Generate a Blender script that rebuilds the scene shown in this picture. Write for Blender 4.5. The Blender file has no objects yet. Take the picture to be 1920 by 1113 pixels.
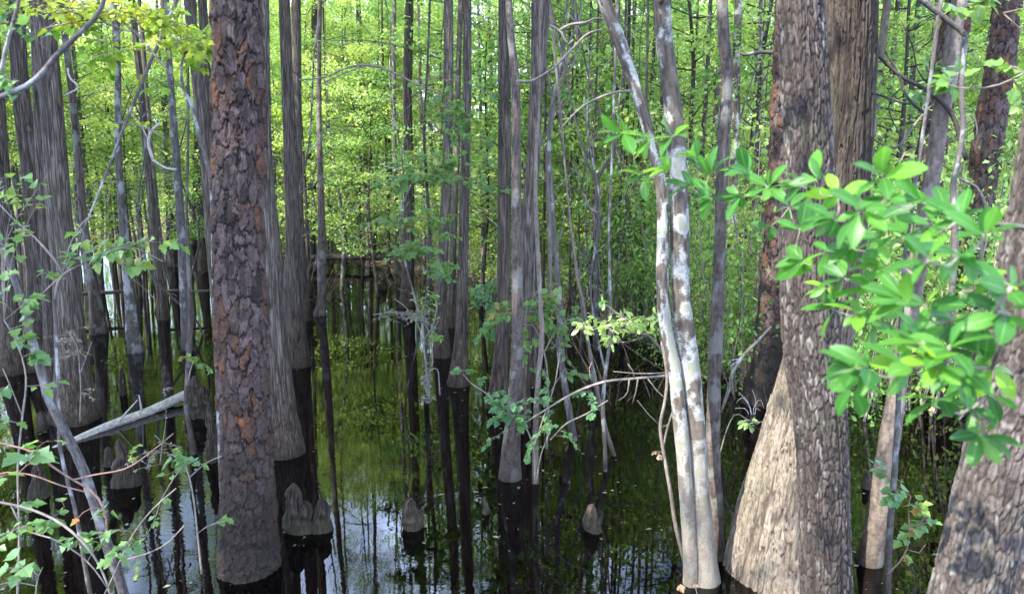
import bpy, math, random
import numpy as np
from mathutils import Vector

# ------------------------------------------------------------------ camera, sky, sun, exposure
SC = bpy.context.scene
COL = SC.collection
F, CAM_H, PITCH = 1400.0, 2.2, math.radians(9.5)      # focal length in photo pixels, eye height, downward pitch
cam = bpy.data.cameras.new("camera")
cam.sensor_width = 36.0
cam.lens = 36.0 * F / 1920.0
cam.clip_start, cam.clip_end = 0.05, 2000
cam.dof.use_dof = True
cam.dof.focus_distance = 6.0
cam.dof.aperture_fstop = 4.0
camo = bpy.data.objects.new("camera", cam)
camo.location = (0, 0, CAM_H)
camo.rotation_euler = (math.pi / 2 - PITCH, 0, 0)
COL.objects.link(camo)
SC.camera = camo

SUN = Vector((-0.66, -0.50, 0.84)).normalized()
world = bpy.data.worlds.new("World")
SC.world = world
world.use_nodes = True
wn, wl = world.node_tree.nodes, world.node_tree.links
bg = wn["Background"]
sky = wn.new("ShaderNodeTexSky")
sky.sky_type = 'NISHITA'
sky.sun_disc = False
sky.sun_elevation = math.asin(SUN.z)
sky.sun_rotation = math.atan2(SUN.x, SUN.y)
sky.air_density, sky.dust_density = 1.0, 0.8
tc = wn.new("ShaderNodeTexCoord")
cn = wn.new("ShaderNodeTexNoise"); cn.inputs["Scale"].default_value = 3.2; cn.inputs["Detail"].default_value = 6
cr = wn.new("ShaderNodeValToRGB"); cr.color_ramp.elements[0].position = 0.42; cr.color_ramp.elements[1].position = 0.62
mx = wn.new("ShaderNodeMix"); mx.data_type = 'RGBA'
wl.new(tc.outputs["Generated"], cn.inputs["Vector"])
wl.new(cn.outputs["Fac"], cr.inputs["Fac"])
sx = wn.new("ShaderNodeSeparateXYZ"); wl.new(tc.outputs["Generated"], sx.inputs[0])
hz = wn.new("ShaderNodeMapRange"); hz.inputs["From Min"].default_value = 0.1; hz.inputs["From Max"].default_value = 0.35; hz.inputs["To Min"].default_value = 0.9; hz.inputs["To Max"].default_value = 0.0
wl.new(sx.outputs["Z"], hz.inputs["Value"])
mxx = wn.new("ShaderNodeMath"); mxx.operation = 'MAXIMUM'
wl.new(hz.outputs[0], mxx.inputs[0]); wl.new(cr.outputs["Color"], mxx.inputs[1])
wl.new(mxx.outputs[0], mx.inputs["Factor"])
wl.new(sky.outputs["Color"], mx.inputs["A"])
mx.inputs["B"].default_value = (17, 21, 31, 1)
wl.new(mx.outputs["Result"], bg.inputs["Color"])
bg.inputs["Strength"].default_value = 0.105

sun = bpy.data.lights.new("sun", 'SUN')
sun.energy, sun.angle, sun.color = 5.0, math.radians(0.5), (1.0, 0.95, 0.86)
suno = bpy.data.objects.new("sun", sun)
suno.rotation_euler = SUN.to_track_quat('Z', 'Y').to_euler()
suno.location = (-20, -10, 30)
COL.objects.link(suno)

SC.view_settings.view_transform = 'Standard'
SC.view_settings.look = 'None'
SC.view_settings.exposure = 1.9
SC.view_settings.gamma = 1.0
SC.cycles.max_bounces = 6
SC.cycles.diffuse_bounces = 3
SC.cycles.glossy_bounces = 2
SC.cycles.transmission_bounces = 4
SC.cycles.transparent_max_bounces = 6
SC.cycles.caustics_reflective = SC.cycles.caustics_refractive = False
SC.cycles.sample_clamp_indirect = 6
SC.cycles.use_denoising = True

RNG = np.random.RandomState(7)
random.seed(7)
SP, CP = math.sin(PITCH), math.cos(PITCH)

# ------------------------------------------------------------------ measuring: photo pixel + distance -> place
def P(px, py, Y):
    u, v = (px - 960) / F, (556.5 - py) / F
    t = Y / (CP + v * SP)
    return np.array((u * t, Y, CAM_H + t * (-SP + v * CP)))

def water_y(py):
    v = (556.5 - py) / F
    t = CAM_H / (SP - v * CP)
    return t * (CP + v * SP)

def fwd(p):                                    # distance along the view axis
    return p[1] * CP - (p[2] - CAM_H) * SP

# ------------------------------------------------------------------ mesh building
class MB:
    def __init__(s):
        s.V, s.F4, s.F3, s.M4, s.M3, s.A, s.B, s.n = [], [], [], [], [], [], [], 0
    def add(s, V, Q=None, T=None, mi=0, a=0.0, b=0.0):
        V = np.asarray(V, float)
        k = len(V)
        s.V.append(V)
        s.A.append(np.broadcast_to(np.asarray(a, float), (k,)))
        s.B.append(np.broadcast_to(np.asarray(b, float), (k,)))
        if Q is not None and len(Q):
            s.F4.append(np.asarray(Q, np.int64) + s.n); s.M4.append(np.full(len(Q), mi))
        if T is not None and len(T):
            s.F3.append(np.asarray(T, np.int64) + s.n); s.M3.append(np.full(len(T), mi))
        s.n += k
    def mesh(s, name, mats, smooth=True, origin=(0, 0, 0)):
        V = np.concatenate(s.V) - np.asarray(origin, float)
        Q = np.concatenate(s.F4) if s.F4 else np.zeros((0, 4), np.int64)
        T = np.concatenate(s.F3) if s.F3 else np.zeros((0, 3), np.int64)
        M = np.concatenate([np.concatenate(s.M4) if s.M4 else np.zeros(0, int), np.concatenate(s.M3) if s.M3 else np.zeros(0, int)])
        me = bpy.data.meshes.new(name)
        me.vertices.add(len(V)); me.vertices.foreach_set("co", V.astype(np.float32).ravel())
        loops = np.concatenate([Q.ravel(), T.ravel()]).astype(np.int32)
        me.loops.add(len(loops)); me.loops.foreach_set("vertex_index", loops)
        nq, nt = len(Q), len(T)
        me.polygons.add(nq + nt)
        st = np.concatenate([np.arange(nq) * 4, nq * 4 + np.arange(nt) * 3]).astype(np.int32)
        me.polygons.foreach_set("loop_start", st)
        me.polygons.foreach_set("loop_total", np.concatenate([np.full(nq, 4), np.full(nt, 3)]).astype(np.int32))
        me.polygons.foreach_set("material_index", M.astype(np.int32))
        me.polygons.foreach_set("use_smooth", np.full(nq + nt, bool(smooth)))
        for nm, src in (("tone", s.A), ("detail", s.B)):
            at = me.attributes.new(nm, 'FLOAT', 'POINT')
            at.data.foreach_set("value", np.concatenate(src).astype(np.float32))
        for m in (mats if isinstance(mats, (list, tuple)) else [mats]):
            me.materials.append(m)
        me.update(); me.validate()
        return me

def link(name, me, parent=None, loc=(0, 0, 0)):
    o = bpy.data.objects.new(name, me)
    COL.objects.link(o)
    o.location = loc
    if parent: o.parent = parent
    return o

def tag(o, label, cat, group=None, kind=None):
    if label: o["label"] = label
    if cat: o["category"] = cat
    if group: o["group"] = group
    if kind: o["kind"] = kind
    return o

def empty(name, loc, label, cat, group=None):
    o = link(name, None, None, tuple(loc))
    o.empty_display_size = 0.2
    return tag(o, label, cat, group)

def catmull(pts, step):
    pts = np.asarray(pts, float)
    d = np.r_[0, np.cumsum(np.linalg.norm(np.diff(pts[:, :3], axis=0), axis=1))]
    n = max(2, int(d[-1] / step) + 1)
    s = np.linspace(0, d[-1], n)
    if len(pts) == 2:
        return np.stack([np.interp(s, d, pts[:, k]) for k in range(pts.shape[1])], 1)
    m = np.gradient(pts, d, axis=0)
    i = np.clip(np.searchsorted(d, s, side='right') - 1, 0, len(d) - 2)
    h = d[i + 1] - d[i]; t = (s - d[i]) / h
    t, h = t[:, None], h[:, None]
    return ((2*t**3 - 3*t**2 + 1) * pts[i] + (t**3 - 2*t**2 + t) * h * m[i] + (-2*t**3 + 3*t**2) * pts[i+1] + (t**3 - t**2) * h * m[i+1])

def frames(C):
    T = np.gradient(C, axis=0); T /= np.linalg.norm(T, axis=1)[:, None] + 1e-12
    U = np.zeros_like(T)
    u = np.array((1., 0, 0)) if abs(T[0, 0]) < 0.9 else np.array((0, 0, 1.))
    for k in range(len(T)):
        u = u - T[k] * (u @ T[k]); u /= np.linalg.norm(u) + 1e-12
        U[k] = u
    return T, U, np.cross(T, U)

def tube(mb, pts, nseg=6, step=0.05, mi=0, disp=None, a=0.5, wob=0.0):
    """pts: rows x, y, z, radius"""
    R = catmull(pts, step)
    if wob:
        R[1:-1, :3] += RNG.normal(0, wob, (len(R) - 2, 3)) if len(R) > 2 else 0
    T, U, W = frames(R[:, :3])
    th = np.arange(nseg) / nseg * 2 * math.pi
    rad = np.maximum(R[:, 3], 0.0006)[:, None] * np.ones(nseg)[None]
    tone, det = np.full(rad.shape, a), np.zeros(rad.shape)
    if disp is not None:
        L = np.r_[0, np.cumsum(np.linalg.norm(np.diff(R[:, :3], axis=0), axis=1))]
        dr, tone, det = disp(th[None] + 0 * rad, L[:, None] + 0 * rad, rad, R[:, 2][:, None] + 0 * rad)
        rad = rad + dr
    V = R[:, None, :3] + rad[..., None] * (np.cos(th)[None, :, None] * U[:, None] + np.sin(th)[None, :, None] * W[:, None])
    n = len(R)
    i, j = np.meshgrid(np.arange(n - 1), np.arange(nseg), indexing='ij')
    q = np.stack([i * nseg + j, i * nseg + (j + 1) % nseg, (i + 1) * nseg + (j + 1) % nseg, (i + 1) * nseg + j], -1).reshape(-1, 4)
    VV = V.reshape(-1, 3)
    k = len(VV)
    VV = np.vstack([VV, R[0, :3], R[-1, :3]])
    jj = np.arange(nseg)
    tri = np.vstack([np.stack([(jj + 1) % nseg, jj, np.full(nseg, k)], 1), np.stack([(n - 1) * nseg + jj, (n - 1) * nseg + (jj + 1) % nseg, np.full(nseg, k + 1)], 1)])
    mb.add(VV, q, tri, mi, np.r_[tone.ravel(), tone[0, 0], tone[-1, 0]], np.r_[det.ravel(), 0, 0])
    return R

# ------------------------------------------------------------------ bark relief (height in metres, tone, detail)
def sst(a, b, x):
    t = np.clip((x - a) / (b - a), 0, 1); return t * t * (3 - 2 * t)

def vnoise(u, v, pu, seed):
    tab = np.random.RandomState(seed).rand(pu, 1024)
    iu, iv = np.floor(u).astype(int), np.floor(v).astype(int)
    fu, fv = u - iu, v - iv
    fu, fv = fu * fu * (3 - 2 * fu), fv * fv * (3 - 2 * fv)
    g = lambda a, b: tab[a % pu, b % 1024]
    return (g(iu, iv) * (1 - fu) + g(iu + 1, iv) * fu) * (1 - fv) + (g(iu, iv + 1) * (1 - fu) + g(iu + 1, iv + 1) * fu) * fv

def voron(u, v, pu, seed):
    r = np.random.RandomState(seed)
    jx, jy, cr_ = r.rand(pu, 1024), r.rand(pu, 1024), r.rand(pu, 1024)
    iu, iv = np.floor(u).astype(int), np.floor(v).astype(int)
    f1 = np.full(u.shape, 9.); f2 = f1.copy(); c = np.zeros(u.shape); dv = c.copy()
    for a in (-1, 0, 1):
        for b in (-1, 0, 1):
            x, y = (iu + a) % pu, (iv + b) % 1024
            dx, dy = iu + a + 0.1 + 0.8 * jx[x, y] - u, iv + b + 0.1 + 0.8 * jy[x, y] - v
            d = np.sqrt(dx * dx + dy * dy)
            near = d < f1
            f2 = np.where(near, f1, np.minimum(f2, d))
            c = np.where(near, cr_[x, y], c); dv = np.where(near, dy, dv)
            f1 = np.where(near, d, f1)
    return f2 - f1, c, dv

TAU = 2 * math.pi
def bark_cypress(seed, flute=0.0, circ=0.6, ridge=0.004):
    nu = max(10, int(circ / 0.027))
    def f(th, L, r, z):
        u = th / TAU
        w = vnoise(u * 8, L / 0.3, 8, seed + 3) * 0.7
        a = vnoise(u * nu + w, L / 0.3, nu, seed)
        b = vnoise(u * nu * 2 + w * 2, L / 0.14, nu * 2, seed + 1)
        c = vnoise(u * 7, L / 0.9, 7, seed + 2)
        ri = 1 - np.abs(2 * a - 1)
        fu = sst(0.7, 0.97, ri) * (0.55 + 0.45 * vnoise(u * nu, L / 0.16, nu, seed + 13))
        dr = ridge * (0.5 - 1.3 * fu) + ridge * 0.5 * (b - 0.5) + r * 0.03 * (c - 0.5)
        if flute:
            k = 9
            fl = vnoise(u * k + 0.4 * w, L / 3.0, k, seed + 5)
            dr = dr + flute * np.exp(-np.maximum(z, 0) / 0.4) * (fl - 0.45) * r * 0.55
        return dr, np.clip(0.62 + 0.5 * (b - 0.5) - 0.62 * fu, 0, 1), c
    return f

def bark_pine(seed, circ, cw=0.052, ch=0.125, amp=0.018):
    nu = max(5, int(circ / cw))
    def f(th, L, r, z):
        u = th / TAU * nu; v = L / ch
        u2 = u + 0.45 * (vnoise(u * 3, v * 2.4, nu * 3, seed + 1) - 0.5) + 0.16 * (vnoise(u * 8, v * 9, nu * 8, seed + 6) - 0.5) + 0.12 * (vnoise(u * 16, v * 20, nu * 16, seed + 16) - 0.5)
        v2 = v + 0.6 * (vnoise(u * 2, v * 1.5, nu * 2, seed + 2) - 0.5) + 0.25 * (vnoise(u * 9, v * 4, nu * 9, seed + 7) - 0.5)
        e, c, dv = voron(u2, v2, nu, seed)
        e2, c2, dv2 = voron(u2 * 2 + 0.3, v2 * 2.2 + 0.4, nu * 2, seed + 4)
        deep = vnoise(u * 1, v / 2.5, nu, seed + 9)
        plate = sst(0.015, 0.12, e)
        fl2 = vnoise(u * 6 + 3, v * 5, nu * 6, seed + 11)
        low = np.exp(-np.maximum(z, 0) / 0.45)
        dr = (1 - 0.35 * low) * (amp * (plate * (0.25 + 0.6 * c) + 0.55 * plate * np.clip(dv + 0.1, -0.6, 0.6)) + amp * 0.55 * sst(0.0, 0.06, e2) * (0.3 + 0.7 * c2 + 0.5 * np.clip(dv2, -0.5, 0.5)) + amp * 0.3 * (fl2 - 0.5)) + amp * (deep - 0.5) * 0.7 - amp * 0.6 + low * 0.01 * (vnoise(u * 5, v * 6, nu * 5, seed + 12) - 0.3)
        dr = dr + 0.002 * (vnoise(u * 9, v * 10, nu * 9, seed + 8) - 0.5)
        return dr, np.clip(0.62 * c + 0.38 * c2 - 0.12 * dv, 0, 1), 1 - np.minimum(plate, 0.4 + 0.6 * sst(0.0, 0.09, e2))
    return f

def bark_block(seed, circ, cw=0.0165, ch=0.062, amp=0.009, lich=0.66):
    nu = max(9, int(circ / cw))
    def f(th, L, r, z):
        u = th / TAU * nu; v = L / ch
        u2 = u + 1.5 * (vnoise(u / 3.0, v / 3.5, max(1, nu // 3), seed + 1) - 0.5) + 0.35 * (vnoise(u * 3, v * 3, nu * 3, seed + 6) - 0.5)
        v2 = v + 1.0 * (vnoise(u, v / 2, nu, seed + 2) - 0.5)
        e, c, dv = voron(u2, v2, nu, seed)
        fur = 1 - np.abs(2 * vnoise(u2 / 1.0, v / 5.0, nu, seed + 3) - 1)
        pl = sst(0.02, 0.3, e)
        fine = vnoise(u * 4, v * 5, nu * 4, seed + 8)
        dr = amp * (pl * (0.4 + 0.6 * c) + 0.7 * fur - 0.9) + 0.0022 * (fine - 0.5)
        li = vnoise(th / TAU * 9, L / 0.2, 9, seed + 4) * 0.4 + vnoise(th / TAU * 60, L / 0.03, 60, seed + 5) * 0.6
        return dr, 0.35 * c + 0.3 * fine + 0.35 * fur * pl, sst(lich, lich + 0.14, li + 0.12 * (c - 0.5)) * (0.4 + 0.6 * pl)
    return f

def bark_strip(seed, circ, cw=0.03, ch=0.26, amp=0.016):
    nu = max(7, int(circ / cw))
    def f(th, L, r, z):
        u = th / TAU * nu; v = L / ch
        u2 = u + 1.3 * (vnoise(u / 2.0, v / 1.6, max(1, nu // 2), seed + 1) - 0.5) + 0.25 * (vnoise(u * 4, v * 5, nu * 4, seed + 6) - 0.5)
        v2 = v + 0.9 * (vnoise(u * 2, v, nu * 2, seed + 2) - 0.5)
        e, c, dv = voron(u2, v2, nu, seed)
        e2, c2, _ = voron(u2 * 1.7, v2 * 3.1, int(nu * 1.7) + 1, seed + 4)
        fine = vnoise(u * 5, v * 14, nu * 5, seed + 8)
        pl = sst(0.0, 0.13, e)
        k = 7
        fl = vnoise(th / TAU * k, L / 2.5, k, seed + 5)
        fur = sst(0.8, 0.97, 1 - np.abs(2 * vnoise(u2 * 0.5, v2 / 2.5, max(1, nu // 2), seed + 21) - 1))
        pl = pl * (1 - 0.8 * fur)
        dr = amp * (pl * (0.5 + 0.7 * c) - 0.5) + amp * 0.4 * sst(0, 0.1, e2) * c2 + 0.0025 * (fine - 0.5) + np.exp(-np.maximum(z, 0) / 0.5) * (fl - 0.45) * r * 0.35
        return dr, 0.45 * c + 0.25 * c2 + 0.3 * fine, 1 - np.minimum(pl, 0.55 + 0.45 * sst(0, 0.08, e2))
    return f

def bark_smooth(seed, amp=0.003):
    def f(th, L, r, z):
        u = th / TAU
        a = vnoise(u * 6, L / 0.25, 6, seed); b = vnoise(u * 18, L / 0.02, 18, seed + 1); c = vnoise(u * 25, L / 0.05, 25, seed + 2)
        return r * 0.14 * (a - 0.5) + amp * (c - 0.5) + amp * 0.5 * (b - 0.5), 0.6 * c + 0.4 * b, vnoise(u * 5, L / 0.11, 5, seed + 3) * 0.6 + vnoise(u * 12, L / 0.045, 12, seed + 4) * 0.4
    return f

# ------------------------------------------------------------------ materials
class NT:
    def __init__(s, name):
        s.m = bpy.data.materials.new(name); s.m.use_nodes = True
        s.t = s.m.node_tree; s.n = s.t.nodes; s.l = s.t.links
        s.b = s.n["Principled BSDF"]; s.out = s.n["Material Output"]
    def node(s, k, **kw):
        x = s.n.new("ShaderNode" + k)
        for a, v in kw.items():
            if hasattr(x, a): setattr(x, a, v)
            else: x.inputs[a.replace("_", " ")].default_value = v
        return x
    def attr(s, nm):
        return s.node("Attribute", attribute_name=nm).outputs["Fac"]
    def ramp(s, fac, stops):
        r = s.node("ValToRGB"); e = r.color_ramp.elements
        while len(e) < len(stops): e.new(0.5)
        for k, (p, c) in zip(e, stops):
            k.position = p; k.color = (*c, 1) if len(c) == 3 else c
        s.l.new(fac, r.inputs["Fac"]); return r.outputs["Color"]
    def noise(s, scale, detail=4, vec=None, stretch=None, rough=0.55):
        x = s.node("TexNoise", Scale=scale, Detail=detail, Roughness=rough)
        co = s.node("TexCoord").outputs["Object"] if vec is None else vec
        if stretch:
            mp = s.node("Mapping"); mp.inputs["Scale"].default_value = stretch
            s.l.new(co, mp.inputs["Vector"]); co = mp.outputs["Vector"]
        s.l.new(co, x.inputs["Vector"]); return x.outputs["Fac"]
    def mix(s, fac, a, b, mode='MIX'):
        x = s.node("Mix", data_type='RGBA', blend_type=mode)
        for i, v in (("Factor", fac), ("A", a), ("B", b)):
            if isinstance(v, (int, float)): x.inputs[i].default_value = v
            elif isinstance(v, tuple): x.inputs[i].default_value = (*v, 1)
            else: s.l.new(v, x.inputs[i])
        return x.outputs["Result"]
    def math(s, op, a, b=0.0):
        x = s.node("Math", operation=op)
        for i, v in enumerate((a, b)):
            if isinstance(v, (int, float)): x.inputs[i].default_value = v
            else: s.l.new(v, x.inputs[i])
        return x.outputs[0]
    def zpos(s):
        g = s.node("NewGeometry"); q = s.node("SeparateXYZ"); s.l.new(g.outputs["Position"], q.inputs[0]); return q.outputs["Z"]
    def bump(s, h, strength, dist=0.01):
        x = s.node("Bump"); x.inputs["Strength"].default_value = strength; x.inputs["Distance"].default_value = dist
        s.l.new(h, x.inputs["Height"]); s.l.new(x.outputs["Normal"], s.b.inputs["Normal"])
    def fin(s, col, rough=0.85, spec=0.25):
        k = {'pine_bark': (0.52, 0.43, 0.38), 'cypress_bark': (0.84, 0.79, 0.74), 'furrowed_bark': (0.52, 0.49, 0.46), 'soft_furrowed_bark': (0.54, 0.52, 0.49), 'flaking_strip_bark': (0.6, 0.585, 0.57), 'white_blotched_bark': (0.72, 0.69, 0.63), 'glossy_bay_leaves': (0.66, 0.68, 0.62), 'maple_leaves': (0.68, 0.68, 0.66)}.get(s.m.name, (0.74,) * 3 if 'bark' in s.m.name else None)
        if k: col = s.mix(1.0, col, k, 'MULTIPLY')
        s.l.new(col, s.b.inputs["Base Color"]); s.b.inputs["Roughness"].default_value = rough
        s.b.inputs["Specular IOR Level"].default_value = spec
        return s.m

def wet_base(n, col, brown=(0.12, 0.085, 0.06), top=1.1, amount=0.75):
    """flood stain: brown lower trunk, dark wet band at the waterline"""
    z = n.zpos()
    wob = n.math('MULTIPLY', n.noise(5.0, 3), 0.5)
    t = n.ramp(n.math('ADD', n.math('DIVIDE', z, top), n.math('SUBTRACT', wob, 0.25)), [(0.1, (1, 1, 1)), (0.95, (0, 0, 0))])
    col = n.mix(n.math('MULTIPLY', t, amount), col, n.mix(1.0, col, tuple(c * 3.5 for c in brown), 'MULTIPLY'))
    w = n.ramp(n.math('ADD', n.math('MULTIPLY', z, 4), n.math('MULTIPLY', wob, 1.6)), [(0.3, (1, 1, 1)), (1.0, (0, 0, 0))])
    return n.mix(n.math('MULTIPLY', w, 0.65), col, (0.018, 0.013, 0.009))

def m_cypress():
    n = NT("cypress_bark")
    big = n.noise(2.2, 3)
    n1 = n.noise(1.0, 2, stretch=(42, 42, 2.2), rough=0.4); n2 = n.noise(1.0, 4, stretch=(120, 120, 7)); n3 = n.noise(1.0, 2, stretch=(85, 85, 3.5), rough=0.4)
    f1 = n.ramp(n.math('ABSOLUTE', n.math('SUBTRACT', n1, 0.5)), [(0.0, (1, 1, 1)), (0.055, (0, 0, 0))])
    f2 = n.ramp(n.math('ABSOLUTE', n.math('SUBTRACT', n3, 0.48)), [(0.0, (0.75, 0.75, 0.75)), (0.05, (0, 0, 0))])
    fur = n.math('MAXIMUM', f1, f2)
    tone = n.math('ADD', n.math('MULTIPLY', n.attr("tone"), 0.3), n.math('MULTIPLY', n2, 0.85))
    col = n.ramp(tone, [(0.38, (0.055, 0.048, 0.044)), (0.58, (0.135, 0.123, 0.116)), (0.8, (0.25, 0.235, 0.225))])
    col = n.mix(n.math('MULTIPLY', fur, 0.86), col, (0.014, 0.011, 0.01))
    h = n.math('SUBTRACT', n.math('MULTIPLY', n2, 0.5), fur)
    col = n.mix(n.ramp(big, [(0.45, (0, 0, 0)), (0.75, (0.4, 0.4, 0.4))]), col, (0.13, 0.135, 0.10))
    rnd = n.node("ObjectInfo").outputs["Random"]
    col = n.mix(1.0, col, n.ramp(rnd, [(0, (0.74, 0.68, 0.62)), (1, (1.04, 0.98, 0.92))]), 'MULTIPLY')
    col = wet_base(n, col, (0.165, 0.132, 0.1))
    n.bump(h, 0.8, 0.012)
    return n.fin(col, 0.9)

def m_pine():
    n = NT("pine_bark")
    fine = n.noise(60, 5); big = n.noise(4.0, 3)
    t = n.math('ADD', n.math('MULTIPLY', n.attr("tone"), 0.8), n.math('MULTIPLY', n.math('SUBTRACT', big, 0.3), 0.45))
    col = n.ramp(t, [(0.1, (0.03, 0.024, 0.022)), (0.28, (0.085, 0.068, 0.064)), (0.4, (0.19, 0.16, 0.158)), (0.5, (0.12, 0.095, 0.09)), (0.62, (0.07, 0.055, 0.05)), (0.69, (0.2, 0.11, 0.066)), (0.8, (0.11, 0.075, 0.06)), (0.95, (0.36, 0.16, 0.07))])
    col = n.mix(1.0, col, n.ramp(fine, [(0.25, (0.55, 0.55, 0.55)), (0.75, (1.25, 1.25, 1.25))]), 'MULTIPLY')
    col = n.mix(n.ramp(n.attr("detail"), [(0.3, (0, 0, 0)), (0.85, (0.88, 0.88, 0.88))]), col, (0.012, 0.009, 0.008))
    z = n.zpos()                                 # charred, mossy foot of the trunk
    k = n.ramp(n.math('ADD', n.math('MULTIPLY', z, 0.6), n.math('MULTIPLY', big, 0.5)), [(0.42, (1, 1, 1)), (0.95, (0, 0, 0))])
    col = n.mix(n.math('MULTIPLY', k, 0.85), col, n.mix(1.0, n.ramp(fine, [(0.3, (0.01, 0.009, 0.007)), (0.7, (0.038, 0.034, 0.027))]), (0.9, 0.9, 0.8), 'MULTIPLY'))
    n.bump(fine, 0.5, 0.006)
    return n.fin(col, 0.85)

def m_block(name="furrowed_bark", dark=(0.018, 0.015, 0.014), mid=(0.07, 0.057, 0.052), hi=(0.17, 0.145, 0.135), lichen=(0.36, 0.37, 0.35)):
    n = NT(name)
    fine = n.noise(90, 4); big = n.noise(5.0, 3)
    t = n.math('ADD', n.math('MULTIPLY', n.attr("tone"), 0.8), n.math('MULTIPLY', n.math('SUBTRACT', fine, 0.4), 0.4))
    col = n.ramp(t, [(0.15, dark), (0.45, mid), (0.8, hi)])
    col = n.mix(n.ramp(big, [(0.55, (0, 0, 0)), (0.75, (0.35, 0.35, 0.35))]), col, (0.09, 0.1, 0.06))
    col = n.mix(n.math('MULTIPLY', n.attr("detail"), 0.55), col, lichen)
    n.bump(fine, 0.5, 0.004)
    return n.fin(col, 0.9)

def m_strip():
    n = NT("flaking_strip_bark")
    fine = n.noise(1.0, 5, stretch=(160, 160, 30)); big = n.noise(3.5, 3)
    t = n.math('ADD', n.math('MULTIPLY', n.attr("tone"), 0.75), n.math('MULTIPLY', n.math('SUBTRACT', fine, 0.35), 0.45))
    col = n.ramp(t, [(0.15, (0.13, 0.1, 0.073)), (0.45, (0.235, 0.195, 0.148)), (0.75, (0.35, 0.302, 0.24))])
    col = n.mix(n.ramp(big, [(0.5, (0, 0, 0)), (0.72, (0.5, 0.5, 0.5))]), col, (0.27, 0.25, 0.15))
    col = n.mix(n.ramp(n.attr("detail"), [(0.35, (0, 0, 0)), (0.9, (0.8, 0.8, 0.8))]), col, (0.05, 0.033, 0.024))
    n1 = n.noise(1.0, 3, stretch=(26, 26, 1.8), rough=0.5); n3 = n.noise(1.0, 2, stretch=(70, 70, 4), rough=0.4)
    ln = n.math('MAXIMUM', n.ramp(n.math('ABSOLUTE', n.math('SUBTRACT', n1, 0.5)), [(0.0, (0.9, 0.9, 0.9)), (0.035, (0, 0, 0))]), n.ramp(n.math('ABSOLUTE', n.math('SUBTRACT', n3, 0.46)), [(0.0, (0.6, 0.6, 0.6)), (0.04, (0, 0, 0))]))
    col = n.mix(n.math('MULTIPLY', ln, 0.75), col, (0.045, 0.035, 0.028))
    fine = n.math('SUBTRACT', fine, ln)
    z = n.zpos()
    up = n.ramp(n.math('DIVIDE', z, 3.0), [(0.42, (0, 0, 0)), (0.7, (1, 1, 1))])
    col = n.mix(up, col, n.mix(1.0, col, (0.3, 0.285, 0.29), 'MULTIPLY'))  # shade on the upper trunk, painted in as a darker bark colour
    n.bump(fine, 0.6, 0.004)
    return n.fin(col, 0.85)

def m_birch():
    n = NT("white_blotched_bark")
    fine = n.noise(80, 4); band = n.noise(1.0, 3, stretch=(5, 5, 90))
    d = n.math('ADD', n.attr("detail"), n.math('ADD', n.math('MULTIPLY', n.math('SUBTRACT', fine, 0.5), 0.3), n.math('MULTIPLY', n.math('SUBTRACT', n.noise(1.0, 3, stretch=(14, 14, 30)), 0.5), 0.3)))
    zz = n.zpos()
    d = n.math('SUBTRACT', d, n.ramp(n.math('DIVIDE', zz, 4.0), [(0.5, (0, 0, 0)), (0.66, (0.13, 0.13, 0.13))]))
    brown = n.ramp(n.attr("tone"), [(0.2, (0.045, 0.037, 0.031)), (0.8, (0.135, 0.115, 0.097))])
    col = n.mix(n.ramp(d, [(0.42, (0, 0, 0)), (0.58, (1, 1, 1))]), brown, n.ramp(fine, [(0.2, (0.24, 0.25, 0.25)), (0.8, (0.5, 0.52, 0.52))]))
    col = n.mix(n.ramp(d, [(0.64, (0, 0, 0)), (0.68, (0.8, 0.8, 0.8))]), col, (0.25, 0.26, 0.19))
    col = n.mix(n.ramp(band, [(0.64, (0, 0, 0)), (0.72, (0.6, 0.6, 0.6))]), col, (0.12, 0.1, 0.085))
    z = n.zpos()                                  # lower trunk greyer, brown at the foot
    k = n.ramp(n.math('ADD', n.math('DIVIDE', z, 1.5), n.math('MULTIPLY', n.math('SUBTRACT', n.noise(6, 3), 0.5), 0.5)), [(0.25, (1, 1, 1)), (0.8, (0, 0, 0))])
    col = n.mix(n.math('MULTIPLY', k, 0.85), col, n.ramp(fine, [(0.2, (0.15, 0.128, 0.1)), (0.8, (0.27, 0.24, 0.2))]))
    n.bump(fine, 0.35, 0.004)
    return n.fin(col, 0.75)

def m_rough(name, a, b, lichen, amt=0.6, lo=0.52):
    n = NT(name)
    fine = n.noise(55, 4); big = n.noise(1.0, 4, stretch=(9, 9, 6))
    t = n.math('ADD', n.math('MULTIPLY', n.attr("tone"), 0.5), n.math('MULTIPLY', fine, 0.55))
    col = n.ramp(t, [(0.3, a), (0.75, b)])
    col = n.mix(n.math('MULTIPLY', n.ramp(big, [(lo, (0, 0, 0)), (lo + 0.08, (1, 1, 1))]), amt), col, lichen)
    rnd = n.node("ObjectInfo").outputs["Random"]
    col = n.mix(1.0, col, n.ramp(rnd, [(0, (0.75, 0.73, 0.72)), (1, (1.05, 1.0, 1.0))]), 'MULTIPLY')
    col = wet_base(n, col, (0.16, 0.135, 0.105), 0.8, 0.5)
    n.bump(fine, 0.7, 0.008)
    return n.fin(col, 0.9)

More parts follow.
